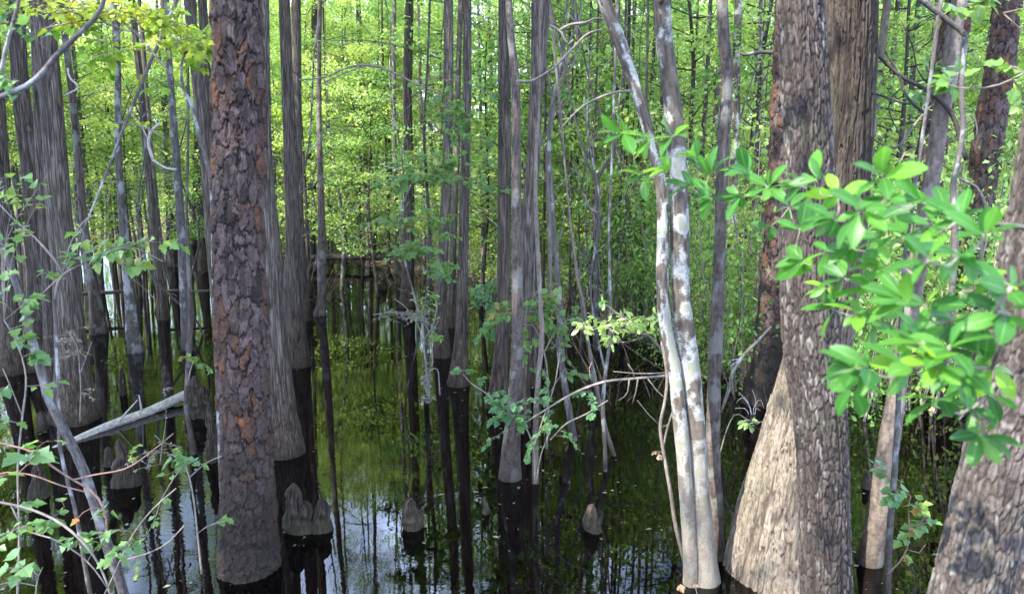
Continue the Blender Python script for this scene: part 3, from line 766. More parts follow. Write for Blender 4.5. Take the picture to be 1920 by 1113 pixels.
tree("bay_tree", "distant white trunk with dark bands right of the brown lichen trunk", "tree",
     [(1366, 650, 22), (1370, 500, 18), (1376, 340, 17), (1380, 220, 16), (1381, 120, 16), (1385, 0, 15)], "smooth", crown=BL, mat="birch", base_z=0.2, H=10)
tree("pine_tree", "purplish pine half hidden behind the left side of the dark furrowed trunk", "tree",
     [(1424, 752, 70), (1430, 700, 62), (1446, 600, 56), (1456, 480, 52), (1467, 330, 52), (1471, 200, 50), (1476, 60, 46), (1478, 0, 46)], "pine", crown=PN, nseg=110, dz=0.013, base_z=0.1); L(1465, "purplish pine")
tree("cypress_tree", "pale cypress with a huge flared sunlit foot, behind the dark furrowed trunk", "tree",
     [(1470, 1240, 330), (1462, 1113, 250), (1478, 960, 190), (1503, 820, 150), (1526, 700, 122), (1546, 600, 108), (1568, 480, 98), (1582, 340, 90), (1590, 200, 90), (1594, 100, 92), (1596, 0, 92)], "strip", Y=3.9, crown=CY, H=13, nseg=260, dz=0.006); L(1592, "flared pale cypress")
tree("gum_tree", "dark furrowed trunk with pale lichen flecks, in front of the flared pale cypress", "tree",
     [(1560, 1240, 104), (1549, 1113, 99), (1545, 960, 96), (1539, 800, 100), (1527, 700, 105), (1516, 560, 108), (1514, 420, 104), (1515, 280, 92), (1508, 140, 90), (1500, 0, 86)], "block", Y=3.05, crown=BL, H=10, nseg=250, dz=0.005); L(1516, "dark furrowed trunk")
tree("gum_tree", "leaning furrowed trunk at the right picture edge, nearest of all the trunks", "tree",
     [(1785, 1240, 152), (1818, 1113, 149), (1848, 985, 150), (1880, 860, 152), (1912, 740, 150), (1932, 620, 146), (1947, 480, 150), (1968, 340, 142), (1990, 200, 140), (2015, 50, 138)], "block", Y=2.25, crown=BL, mat="blockpale", H=9, nseg=250, dz=0.005); L(1960, "right edge trunk")
tree("gum_tree", "leaning pale tan trunk with a speckled foot in reddish water", "tree",
     [(1631, 1053, 54), (1640, 1000, 46), (1652, 920, 43), (1668, 820, 40), (1684, 720, 36), (1698, 620, 35), (1714, 540, 35), (1732, 420, 35), (1751, 310, 34), (1762, 230, 34), (1780, 140, 35), (1790, 60, 33), (1800, 0, 32)], "smooth", crown=BL, mat="pale", nseg=80, dz=0.014); L(1745, "leaning tan trunk")
tree("sapling", "thin grey sapling with orange stains in front of the leaning tan trunk", "sapling",
     [(1662, 1190, 14), (1664, 1113, 13), (1668, 1000, 13), (1676, 900, 12), (1684, 760, 11), (1690, 600, 10), (1697, 480, 8), (1712, 380, 7)], "smooth", Y=3.6, mat="grey", nseg=16, H=3.6)
tree("pine_tree", "dark pine standing behind the leaning tan trunk", "tree",
     [(1712, 700, 66), (1722, 560, 58), (1734, 420, 56), (1744, 300, 54), (1762, 200, 54), (1782, 100, 54), (1800, 0, 52)], "pine", crown=PN, nseg=100, dz=0.014, base_z=0.15)
tree("pine_tree", "large plated pine leaning right beside the right edge trunk", "tree",
     [(1772, 770, 82), (1782, 700, 72), (1800, 600, 62), (1814, 520, 58), (1832, 400, 56), (1850, 280, 58), (1866, 180, 56), (1880, 90, 54), (1890, 0, 52)], "pine", crown=PN, nseg=110, dz=0.013, base_z=0.1); L(1845, "large plated pine")
tree("gum_tree", "slender tan trunk between the flared pale cypress and the leaning tan trunk", "tree",
     [(1583, 640, 18), (1592, 560, 15), (1606, 470, 14), (1628, 340, 15), (1633, 280, 15), (1648, 140, 16), (1658, 50, 15), (1664, 0, 15)], "smooth", crown=BL, cs=0.8, mat="pale", nseg=28, base_z=0.15); L(1632, "slender tan trunk")
tree("gum_tree", "greenish trunk glimpsed at the bottom right behind the right edge trunk", "tree",
     [(1900, 1140, 44), (1912, 1000, 40), (1930, 850, 38), (1950, 650, 36), (1975, 400, 34)], "block", Y=3.6, mat="block", nseg=80, dz=0.015, H=4.5)
# leaning stems bottom left
tree("sapling", "leaning grey sapling with lichen crossing the lower left corner", "sapling",
     [(245, 1160, 24), (232, 1113, 20), (204, 1030, 20), (176, 940, 21), (150, 865, 20), (118, 800, 19), (92, 745, 19), (76, 690, 18), (58, 630, 17), (42, 565, 17), (22, 505, 16), (0, 450, 15), (-40, 350, 13)], "smooth", Y=3.4, mat="grey", nseg=40, dz=0.012, H=3.0)
tree("sapling", "thin white stem standing in front of the broad ridged cypress foot", "sapling",
     [(178, 1150, 10), (168, 1105, 9), (154, 1030, 8.5), (142, 960, 8), (128, 905, 8), (113, 840, 7.5), (110, 760, 7), (108, 690, 7), (104, 610, 6.5), (101, 560, 6), (104, 535, 6), (115, 515, 5)], "smooth", Y=3.55, mat="white", nseg=14, dz=0.015, H=2.05)
tree("sapling", "wavy dark stem right of the fallen log end, left of the flaky pine", "sapling",
     [(363, 850, 15), (357, 810, 11), (350, 770, 10), (352, 700, 10), (357, 620, 10), (356, 560, 9), (353, 480, 8), (350, 400, 6), (352, 300, 5)], "smooth", mat="rough", nseg=16, dz=0.02, H=3.6)

# ------------------------------------------------------------------ branches and sprays measured in the photograph
def line(mb, pts, Y, mi=0, nseg=6, step=0.04, dy=None, a=0.5):
    """pts: (px, py, width px[, distance])"""
    rows = []
    for q in pts:
        y = q[3] if len(q) > 3 else Y
        p = P(q[0], q[1], y)
        rows.append((*p, 0.5 * q[2] * fwd(p) / F))
    return tube(mb, rows, nseg, step, mi, None, a)

def leaf_spray(mb, px, py, wx, wy, k, lp, Y, tpl, mi=1, tone=0.5, tilt=0.45, dy=0.2, sd=0.2):
    """k leaves, lp pixels long, in a ragged patch of the photo round px, py"""
    c = P(px, py, Y); sc = fwd(c) / F
    p = c + np.c_[RNG.uniform(-1, 1, k) * wx * sc, RNG.normal(0, dy, k), RNG.normal(0, 0.5, k) * wy * sc]
    d = rand_dirs(k, -0.35)
    add_leaves(mb, p, d, flat_normals(k, tilt), lp * sc * (0.6 + 0.65 * RNG.rand(k)), tpl, mi, np.clip(tone + RNG.normal(0, sd, k), 0, 1))
    return p

def twig_spray(mb, ml, R, px, py, wx, wy, k, lp, Y, tpl, tone, mi=0, sd=0.2):
    c = P(px, py, Y); sc = fwd(c) / F; k = int(k)
    b = R[np.argmin(np.linalg.norm(R[:, :3] - c, axis=1)), :3]
    sg = 1.0 if c[0] >= b[0] else -1.0
    nt = max(1, k // 9); dy = 0.08 + 0.3 * wx * sc
    tw = []
    for t in range(nt):
        side = sg if RNG.rand() < 0.7 else -sg
        e = c + np.array((side * wx * sc * RNG.uniform(0.15, 1.0), RNG.normal(0, dy), wy * sc * RNG.uniform(-1, 0.9)))
        s0 = R[np.argmin(np.linalg.norm(R[:, :3] - (c * 0.7 + e * 0.3), axis=1)), :3] if (t == 0 or not tw or RNG.rand() < 0.25) else None
        if s0 is None:
            q = tw[RNG.randint(len(tw))]; s0 = q[RNG.randint(len(q) // 3, len(q)), :3]
        ln = np.linalg.norm(e - s0)
        m_ = s0 * 0.5 + e * 0.5 + np.array((0, 0, 0.08 * ln)) + RNG.normal(0, 0.06 * ln, 3)
        tw.append(tube(mb, [(*s0, 0.0021), (*m_, 0.0016), (*e, 0.0009)], 4, max(0.03, ln / 8)))
    Pt, D, Ls = [], [], []
    for i in range(k):
        q = tw[RNG.randint(len(tw))]; n_ = len(q)
        f = (n_ - 1) * (1 - 0.75 * RNG.rand() ** 1.3); a = int(min(n_ - 2, f)); p = q[a, :3] + (q[a + 1, :3] - q[a, :3]) * (f - a)
        d = q[a + 1, :3] - q[a, :3]; d /= np.linalg.norm(d) + 1e-9
        d = d * 0.5 + RNG.normal(0, 0.6, 3) * (1, 1, 0.4); d[2] -= 0.25; d /= np.linalg.norm(d)
        l_ = lp * sc * (0.6 + 0.65 * RNG.rand())
        pe = p + d * l_ * RNG.uniform(0.3, 0.8) + np.array((0, 0, 0.15 * l_))
        if lp >= 13: tube(mb, [(*p, 0.0009), (*pe, 0.0007)], 3, 1.0)
        else: pe = p
        Pt.append(pe); D.append(d); Ls.append(l_)
    add_leaves(ml, np.array(Pt), np.array(D), flat_normals(k, 0.45) + np.array((-0.1, -0.3, 0)), np.array(Ls), tpl, mi, np.clip(tone + RNG.normal(0, sd, k), 0, 1))

def sprig(name, label, cat, lines, sprays, Y, twig="twig", leafm="maple", tpl=MAPLE, group=None, part="foliage", nseg=6):
    """a stem part and a foliage part under one root"""
    mb, ml = MB(), MB()
    allR = np.vstack([line(mb, l, Y, 0, nseg) for l in lines])
    root = allR[0, :3].copy()
    r = empty(name, root, label, cat, group)
    for s in sprays:
        px, py, wx, wy, k, lp = s[:6]
        tone = s[6] if len(s) > 6 else 0.5
        y = s[7] if len(s) > 7 else Y
        twig_spray(mb, ml, allR, px, py, wx, wy, k * (1.25 if Y > 3.8 else 1.0), lp * (0.88 if Y > 3.8 else 1.05), y, tpl, tone)
    link("stem", mb.mesh("stem", M[twig], True, root), r)
    if ml.n: link(part, ml.mesh(part, M[leafm], False, root), r)
    return r

# upper left
sprig("maple_branch", "thick lichen grey branch sweeping across the upper left corner", "branch",
      [[(-60, 215, 12), (0, 183, 11), (60, 155, 11), (110, 100, 11), (150, 62, 10), (180, 32, 9), (196, 0, 8), (205, -60, 7)]],
      [(30, 10, 60, 30, 12, 26, 0.3), (20, 140, 25, 10, 5, 26, 0.4)], 2.3, "grey", "maple")
sprig("maple_branch", "pale bare branch rising steeply at the top left picture corner", "branch",
      [[(-15, 190, 9), (2, 135, 9), (15, 75, 8), (30, 25, 8), (40, -30, 7)]], [(-5, 60, 25, 30, 8, 24, 0.5), (10, 140, 14, 14, 4, 26, 0.4)], 2.4, "white", "maple")
sprig("maple_branch", "leafy branch of yellow green maple leaves hanging over the broad ridged cypress", "branch",
      [[(205, -40, 6), (215, 25, 5), (255, 62, 5), (300, 115, 4), (322, 140, 3)], [(215, 25, 4), (150, 40, 3), (80, 55, 3), (40, 70, 2)], [(190, 40, 3), (250, 60, 3), (330, 45, 2)]],
      [(70, 20, 80, 20, 110, 13, 0.6), (170, 20, 90, 28, 260, 13, 0.75), (115, 60, 50, 14, 40, 19, 0.2), (260, 25, 70, 30, 190, 13, 0.65), (300, 75, 60, 25, 110, 12, 0.6), (225, 100, 70, 20, 50, 16, 0.2), (230, 140, 40, 14, 26, 17, 0.15), (320, 40, 50, 30, 90, 12, 0.55)], 3.2, "twig", "maplegold")
s4, s4R, s4root, s4Y = tree("maple_sapling", "pale slanting maple sapling along the left edge of the flaky pine with yellow leaves above", "sapling",
     [(412, 820, 10), (408, 700, 9), (404, 600, 9), (401, 500, 9), (399, 420, 8.5), (396, 345, 8), (384, 290, 8), (370, 240, 7.5), (358, 195, 7), (344, 165, 6.5), (340, 130, 5), (347, 100, 4), (370, 85, 3)], "smooth", Y=4.75, mat="white", nseg=14, dz=0.02, H=3.4)
mb, mt = MB(), MB()
for a in [(350, 75, 45, 22, 110, 17, 0.75), (375, 100, 26, 18, 50, 16, 0.7), (330, 105, 30, 20, 44, 16, 0.6), (395, 60, 30, 18, 40, 15, 0.6), (300, 160, 40, 20, 26, 16, 0.4)]:
    twig_spray(mt, mb, s4R, *a[:6], 4.7, MAPLE, a[6])
link("branch", mt.mesh("branch", M["twig"], True, s4root), s4)
link("foliage", mb.mesh("foliage", M["maplegold"], False, s4root), s4)
sprig("maple_branch", "small golden tipped maple twig in front of the pale speckled trunk", "branch",
      [[(310, 262, 3), (275, 240, 2.5), (240, 232, 2), (190, 232, 1.6)]], [(200, 232, 32, 9, 26, 13, 0.8), (250, 235, 24, 10, 16, 13, 0.7)], 4.4, "twig", "maplegold")
sprig("dead_branch", "zigzag broken white twig on the slim brown trunk", "branch",
      [[(127, 128, 4), (130, 145, 4), (147, 162, 4), (120, 180, 3)]], [], 6.2, "dead")
sprig("dead_branch", "broken pale branch stub between leaning thin cypress and crooked grey trunk", "branch",
      [[(287, 300, 7), (278, 262, 6), (285, 245, 6), (300, 230, 5)], [(278, 262, 3), (262, 232, 2), (236, 205, 2)], [(287, 300, 6), (310, 315, 5), (330, 318, 5)]], [], 7.5, "dead")
# lower left
sprig("maple_sapling", "green maple spray lit over water between broad cypress and leaning thin cypress", "sapling",
      [[(103, 560, 5), (110, 525, 5), (118, 515, 5), (150, 497, 3.5), (200, 470, 3), (255, 466, 2.5), (305, 490, 2)], [(118, 515, 4), (128, 470, 3), (140, 440, 3), (158, 415, 4), (172, 404, 5)],
       [(118, 515, 5), (105, 490, 5), (88, 470, 5), (60, 440, 3.5), (30, 415, 3), (0, 384, 2.5)], [(60, 440, 3), (40, 444, 3), (10, 448, 3), (-20, 450, 3)], [(118, 515, 3), (95, 535, 3), (78, 552, 3)]],
      [(205, 470, 50, 14, 30, 21, 0.45), (265, 470, 38, 12, 30, 20, 0.5), (150, 485, 30, 20, 14, 21, 0.35), (165, 440, 12, 8, 5, 22, 0.7), (90, 520, 25, 9, 7, 20, 0.35), (290, 485, 16, 8, 9, 18, 0.6), (215, 490, 40, 8, 12, 18, 0.4)], 3.4, "twig", "maple")
sprig("maple_sapling", "maple seedling with loose green leaves along the left picture edge", "sapling",
      [[(30, 1180, 5), (36, 1000, 4), (34, 860, 4), (42, 780, 4), (48, 700, 3), (30, 640, 2.5), (8, 600, 2)], [(42, 780, 2.5), (18, 720, 2), (5, 690, 2)]],
      [(25, 570, 32, 12, 16, 22, 0.4), (22, 640, 30, 16, 14, 22, 0.35), (18, 680, 24, 10, 14, 22, 0.3), (25, 715, 28, 10, 10, 20, 0.35), (15, 790, 16, 8, 5, 18, 0.4), (45, 605, 20, 9, 6, 20, 0.55), (80, 720, 14, 6, 5, 18, 0.6), (30, 480, 40, 14, 10, 22, 0.3), (20, 345, 30, 30, 26, 18, 0.6), (20, 400, 30, 20, 16, 18, 0.65), (35, 330, 15, 8, 6, 20, 0.25)], 2.9, "twig", "maple")
sprig("maple_branch", "maple branch with large green leaves on red stalks, lower left", "branch",
      [[(-40, 905, 4), (0, 887, 3), (60, 890, 3), (110, 908, 3), (175, 925, 3)], [(-20, 825, 4), (25, 836, 4), (62, 846, 4), (100, 875, 4), (137, 899, 4), (165, 915, 5), (182, 930, 5), (198, 965, 4), (200, 1010, 4)], [(137, 899, 3.5), (175, 890, 3), (238, 877, 3), (285, 845, 2), (325, 812, 2)]],
      [(62, 845, 40, 10, 5, 32, 0.25), (40, 870, 35, 10, 8, 30, 0.35), (20, 885, 22, 8, 4, 28, 0.3), (160, 975, 16, 12, 5, 26, 0.35), (75, 835, 14, 5, 2, 36, 0.62), (235, 855, 30, 18, 16, 11, 0.7), (170, 955, 8, 4, 3, 12, 0.98)], 2.7, "redtwig", "maple")
sprig("maple_branch", "maple branch with many pale small leaves arching across the lower left water", "branch",
      [[(-40, 935, 5), (0, 941, 5), (60, 955, 5), (110, 978, 5), (150, 1010, 5), (178, 1045, 4.5), (196, 1080, 4), (210, 1130, 4)], [(20, 945, 3), (45, 990, 3), (100, 1010, 3), (150, 1040, 3), (180, 1070, 2.5), (200, 1100, 2.5)], [(178, 1145, 4), (200, 1105, 2.5), (225, 1050, 2.5), (250, 1000, 2.5), (290, 950, 2), (330, 915, 2)], [(225, 1050, 2), (260, 1042, 2), (310, 1020, 2), (345, 985, 2)]],
      [(40, 975, 45, 14, 26, 17, 0.35), (85, 985, 35, 14, 24, 17, 0.4), (120, 1015, 28, 12, 18, 16, 0.2), (115, 1030, 25, 10, 14, 18, 0.2), (25, 960, 24, 10, 10, 20, 0.3), (225, 1010, 20, 22, 14, 16, 0.25), (265, 1020, 34, 10, 12, 16, 0.35), (235, 980, 20, 10, 8, 15, 0.35), (270, 1050, 34, 10, 10, 11, 0.75), (165, 1045, 14, 10, 10, 11, 0.5)], 2.6, "twig", "maple")
sprig("maple_sapling", "low maple sprig with broad pale leaves at the very bottom left", "sapling",
      [[(70, 1230, 3), (68, 1150, 2.5), (72, 1080, 2), (80, 1062, 1.5)]], [(62, 1070, 45, 14, 9, 30, 0.15), (20, 1080, 18, 10, 4, 16, 0.3)], 2.5, "twig", "maple")
sprig("maple_sapling", "maple sapling with fresh leaves left of the flaky pine foot", "sapling",
      [[(378, 1075, 4), (370, 1000, 3.5), (362, 930, 3.5), (355, 895, 3), (345, 870, 3), (320, 850, 2)], [(355, 895, 2.5), (390, 865, 2), (415, 855, 1.6)], [(370, 1000, 2), (390, 985, 1.8), (425, 975, 1.6)], [(345, 870, 2), (320, 905, 2), (300, 940, 2)]],
      [(335, 868, 36, 12, 16, 20, 0.35), (375, 860, 36, 12, 14, 19, 0.35), (350, 845, 40, 8, 14, 12, 0.7), (410, 980, 24, 8, 5, 18, 0.3), (320, 895, 24, 10, 8, 16, 0.3), (300, 935, 24, 8, 6, 12, 0.55), (300, 1005, 30, 12, 8, 13, 0.3)], 3.2, "twig", "maple")
sprig("maple_sapling", "tiny red tinged maple shoot beside the wavy dark stem", "sapling",
      [[(352, 720, 3), (358, 690, 2.5), (365, 670, 2)]], [(362, 672, 18, 14, 20, 13, 0.75), (385, 695, 14, 10, 12, 11, 0.55)], 4.9, "twig", "maple")
sprig("huckleberry_bush", "wispy dry bush with grey tan leaves against the broad cypress foot", "bush",
      [[(150, 790, 3), (150, 700, 2.5), (140, 640, 2), (125, 620, 1.5)], [(150, 700, 2), (165, 660, 1.5), (172, 640, 1.5)]], [(140, 625, 26, 10, 60, 6, 0.5), (145, 665, 36, 14, 100, 6, 0.5), (165, 735, 26, 9, 40, 6, 0.4), (120, 645, 14, 10, 24, 6, 0.5)], 5.7, "twig", "dry", SMALLOVAL)
sprig("huckleberry_bush", "grey twiggy bush with dry leaves beside the fallen log", "bush",
      [[(300, 870, 3), (305, 830, 2), (310, 800, 1.8)], [(305, 830, 2), (290, 815, 1.4)]], [(300, 840, 36, 14, 60, 8, 0.5), (310, 740, 14, 8, 20, 7, 0.4), (270, 860, 20, 10, 24, 8, 0.5)], 4.6, "twig", "dry", SMALLOVAL)
# middle
sprig("maple_branch", "long arching bare twig drooping in front of the lone grey cypress", "branch",
      [[(560, 150, 3), (610, 145, 3), (650, 128, 3.5), (690, 122, 4), (730, 133, 4), (775, 155, 4), (815, 172, 3.5), (838, 182, 3)], [(690, 122, 2), (640, 140, 2), (600, 160, 2)], [(775, 155, 2), (800, 150, 1.5), (830, 140, 1.5)]],
      [(830, 180, 30, 24, 40, 13, 0.5), (800, 165, 24, 14, 16, 13, 0.55)], 7.8, "twig", "maple")
msap, mR, mroot, mY = tree("maple_sapling", "leafy maple sapling with tiers of bright sprays in front of the paired cypresses", "sapling",
     [(800, 640, 9), (802, 560, 8), (806, 460, 7), (800, 340, 6), (795, 240, 5), (800, 150, 4)], "smooth", Y=7.0, mat="dim", nseg=10, H=6)
mb, mt = MB(), MB()
for a in [(840, 200, 40, 30, 110, 15, 0.5), (800, 300, 60, 18, 130, 15, 0.6), (770, 345, 50, 16, 100, 14, 0.5), (815, 325, 45, 16, 90, 14, 0.6), (730, 350, 30, 8, 36, 14, 0.3), (860, 250, 30, 40, 60, 14, 0.5), (780, 412, 60, 9, 110, 13, 0.55), (720, 415, 36, 8, 50, 13, 0.5), (825, 405, 30, 9, 40, 13, 0.5), (780, 475, 50, 10, 90, 14, 0.4), (735, 470, 24, 7, 26, 14, 0.4), (825, 510, 30, 20, 80, 14, 0.35), (840, 440, 24, 10, 24, 13, 0.55), (900, 300, 26, 60, 70, 13, 0.5), (955, 345, 14, 20, 10, 20, 0.15), (945, 205, 14, 30, 12, 18, 0.2)]:
    twig_spray(mt, mb, mR, *a[:4], a[4] * 1.3, a[5] * 0.85, 6.8, MAPLE, a[6])
link("foliage", mb.mesh("foliage", M["maple"], False, mroot), msap)
link("branch", mt.mesh("branch", M["twig"], True, mroot), msap)
sprig("huckleberry_bush", "grey bush with tangled dry twigs and bleached leaves hanging at the left paired cypress", "bush",
      [[(806, 755, 4), (800, 700, 3.5), (792, 640, 3), (778, 600, 2.5), (740, 585, 2), (700, 590, 2)], [(792, 640, 2), (812, 610, 2), (820, 570, 2)], [(778, 600, 2), (760, 575, 1.5), (740, 560, 1.5)], [(800, 700, 3), (815, 690, 2), (825, 740, 3)], [(800, 700, 2), (796, 720, 2), (806, 750, 3)]],
      [(800, 700, 9, 36, 90, 8, 0.4), (780, 595, 40, 22, 150, 7, 0.35), (725, 590, 30, 14, 90, 7, 0.3), (803, 745, 10, 8, 40, 10, 0.5)], 6.6, "twig", "dry", SMALLOVAL)
sprig("huckleberry_bush", "green leafed bush growing round the foot of the left paired cypress", "bush",
      [[(812, 680, 3), (806, 630, 2.5), (790, 590, 2), (775, 560, 2)], [(806, 630, 2), (822, 600, 1.6)]], [(790, 560, 36, 24, 90, 9, 0.5), (815, 620, 14, 36, 70, 10, 0.6), (770, 590, 24, 12, 50, 9, 0.4)], 6.9, "twig", "leaf", SMALLOVAL)
sprig("sapling", "leafy sapling with toothed green leaves between dark ridged cypress and pale thin stem", "sapling",
      [[(920, 640, 3, 7.4), (925, 580, 3, 7.2), (930, 530, 2, 7)], [(925, 580, 2), (900, 570, 2)]], [(905, 560, 30, 34, 130, 13, 0.15), (920, 620, 30, 16, 40, 13, 0.35), (940, 540, 16, 30, 30, 12, 0.3)], 7.0, "twig", "maple")
sprig("maple_sapling", "maple sapling with whitish sunlit leaves around the rough brown gum foot", "sapling",
      [[(1003, 905, 4), (1000, 840, 3.5), (985, 800, 3), (940, 770, 2.5), (915, 740, 2.5), (880, 715, 2), (868, 700, 1.8)], [(1000, 840, 2.5), (1020, 780, 2.5), (1040, 720, 2), (1050, 660, 2)], [(1005, 905, 2.5), (1015, 850, 2), (1035, 800, 2)], [(975, 797, 4), (1010, 776, 4), (1060, 745, 4.5), (1095, 728, 5), (1135, 715, 5), (1180, 710, 5), (1230, 706, 5), (1262, 702, 4)], [(1032, 824, 3), (1060, 795, 3), (1100, 775, 3), (1140, 750, 2)]],
      [(950, 775, 26, 22, 50, 17, 0.1), (925, 745, 24, 10, 22, 14, 0.15), (885, 720, 22, 8, 16, 14, 0.35), (865, 690, 10, 12, 8, 18, 0.45), (1000, 745, 40, 16, 34, 13, 0.15), (1020, 800, 30, 34, 70, 11, 0.3), (980, 790, 20, 20, 30, 11, 0.3), (1075, 740, 40, 10, 24, 12, 0.1), (1120, 760, 26, 12, 24, 13, 0.1), (1060, 830, 30, 14, 26, 9, 0.5), (1000, 850, 24, 20, 36, 9, 0.4), (920, 845, 24, 7, 16, 10, 0.1)], 4.9, "twig", "maple")
sprig("maple_sapling", "maple sapling with mixed green and coppery leaves above the dark water behind the brown gum", "sapling",
      [[(1025, 840, 4), (1028, 740, 3.5), (1020, 660, 3), (1000, 610, 2.5), (970, 580, 2)], [(1020, 660, 2.5), (1050, 610, 2), (1080, 590, 2)], [(1028, 740, 2), (1060, 690, 2)], [(1000, 610, 2), (940, 600, 1.6)]],
      [(950, 580, 24, 22, 46, 15, 0.7), (930, 610, 14, 16, 20, 14, 0.6), (1000, 590, 36, 24, 60, 15, 0.5), (1050, 580, 30, 18, 60, 14, 0.5), (1020, 560, 24, 30, 40, 16, 0.6), (1055, 640, 24, 40, 46, 14, 0.4), (1000, 660, 30, 34, 40, 14, 0.45), (985, 625, 20, 14, 20, 14, 0.7), (1080, 700, 26, 20, 24, 12, 0.4), (1010, 700, 30, 20, 24, 12, 0.2)], 5.4, "twig", "maple")
sprig("sweetleaf_branch", "bright lime green leafy branch reaching left from the white-barked tree", "branch",
      [[(1300, 700, 7), (1262, 690, 6), (1240, 655, 5), (1215, 628, 5), (1180, 608, 4), (1155, 585, 3), (1135, 570, 2)], [(1215, 628, 3), (1170, 622, 2.5), (1120, 612, 2), (1075, 618, 1.6)], [(1245, 640, 3), (1225, 610, 2.5), (1200, 595, 2)], [(1215, 628, 2.5), (1180, 640, 2), (1145, 642, 1.6)]],
      [(1155, 605, 40, 14, 90, 17, 0.75), (1200, 600, 34, 12, 60, 16, 0.7), (1090, 615, 24, 10, 26, 16, 0.85), (1155, 640, 24, 9, 26, 16, 0.75), (1215, 620, 30, 10, 30, 14, 0.5), (1232, 590, 8, 8, 8, 16, 0.7), (1145, 575, 14, 8, 14, 14, 0.6)], 4.1, "pale", "leaf", SMALLOVAL)
sprig("sapling", "curving bare vine-like stem looping left of the white-barked tree", "sapling",
      [[(1291, 1085, 9), (1283, 1050, 8), (1268, 990, 8), (1257, 920, 7.5), (1250, 880, 7), (1243, 840, 6.5), (1238, 800, 6.5), (1247, 750, 6), (1251, 710, 6), (1246, 670, 5), (1240, 640, 4)], [(1243, 840, 5), (1252, 800, 4), (1262, 770, 4)]], [(1248, 850, 14, 10, 16, 12, 0.2), (1252, 797, 12, 6, 10, 11, 0.1)], 3.95, "pale", "tan", SMALLOVAL)
sprig("dead_branch", "tangle of bare twigs over the dark water left of the white-barked tree", "branch",
      [[(1300, 690, 3), (1260, 697, 3), (1200, 700, 2.5), (1150, 696, 2)], [(1180, 710, 3), (1174, 740, 2.5), (1160, 750, 2)], [(1196, 710, 3), (1192, 735, 2.5), (1186, 755, 2)], [(1190, 708, 2.5), (1184, 690, 2), (1177, 682, 2)], [(1215, 710, 2.5), (1240, 740, 2), (1252, 748, 2)], [(1110, 715, 2.5), (1105, 690, 2), (1110, 678, 2)], [(1195, 750, 2), (1215, 775, 2), (1235, 795, 2)]], [], 4.6, "pale")
sprig("dead_branch", "curling bare branches in front of the thicket at top centre right", "branch",
      [[(968, 152, 5), (990, 153, 5), (1030, 133, 5), (1075, 90, 5), (1105, 62, 4), (1130, 55, 3)], [(1045, 60, 5), (1065, 48, 5), (1100, 42, 5), (1120, 34, 4), (1135, 38, 3)], [(1030, 48, 5), (1050, 58, 5), (1066, 84, 5), (1075, 75, 4)]], [], 5.0, "twig")
sprig("dead_branch", "dark thin branch leaning from the mottled slanting stem towards the forked tree", "branch",
      [[(1188, 172, 6), (1160, 172, 5), (1120, 185, 4.5), (1095, 198, 4), (1075, 215, 3), (1052, 240, 2)]], [], 4.3, "twig")
sprig("sapling", "many-forked light sapling rising in the thicket right of the pale thin stem", "sapling",
      [[(1032, 560, 9), (1030, 420, 8), (1028, 280, 8), (1038, 200, 7), (1052, 150, 7), (1062, 120, 6), (1068, 80, 5), (1085, 40, 4), (1090, -20, 4)], [(1052, 150, 5), (1075, 120, 5), (1082, 85, 4), (1080, 40, 4), (1072, 0, 4)], [(1038, 200, 4), (1025, 130, 4), (1012, 60, 3)], [(1028, 300, 4), (1016, 260, 3), (1010, 200, 3)]], [(1060, 180, 40, 40, 30, 14, 0.6)], 6.6, "pale", "maple")
sprig("maple_sapling", "tiny cream and orange leafed seedling at the foot of the white-barked tree", "sapling",
      [[(1282, 1125, 2), (1284, 1100, 1.6), (1281, 1082, 1.2)], [(1290, 1125, 2), (1298, 1100, 1.6), (1303, 1088, 1.2)]], [(1282, 1090, 14, 10, 12, 11, 0.2), (1302, 1090, 12, 8, 8, 11, 0.3)], 3.7, "twig", "tan")
# right
sprig("sweetleaf_sapling", "tiny bright yellow green sprig in front of the purplish pine foot", "sapling",
      [[(1350, 850, 2.5), (1365, 800, 2.5), (1380, 775, 2.5), (1400, 785, 2), (1420, 795, 2)]], [(1412, 788, 24, 7, 16, 15, 0.95)], 4.4, "twig", "leaf", SMALLOVAL)
sprig("maple_sapling", "young maple sapling with a few leaves beside the foot of the leaning tan trunk", "sapling",
      [[(1664, 1075, 3), (1690, 1048, 3), (1703, 1020, 3), (1705, 985, 2.5), (1704, 945, 2), (1708, 930, 2)], [(1703, 1030, 2), (1725, 1035, 2), (1735, 1020, 1.6)], [(1705, 995, 2), (1720, 990, 1.6), (1735, 980, 1.6)]],
      [(1720, 1000, 36, 20, 26, 17, 0.5), (1690, 1050, 16, 10, 16, 12, 0.8), (1680, 925, 26, 24, 20, 18, 0.25), (1645, 890, 16, 30, 10, 20, 0.15), (1700, 950, 20, 12, 14, 15, 0.75)], 3.55, "redtwig", "maple")
sprig("dead_branch", "thin grey dead branch leaning against the purplish pine foot", "branch",
      [[(1352, 772, 5), (1365, 735, 7), (1378, 690, 7), (1395, 665, 7), (1420, 640, 6), (1446, 612, 5)], [(1385, 673, 3), (1360, 676, 2)], [(1385, 675, 2.5), (1365, 690, 2)]], [], 6.0, "grey")
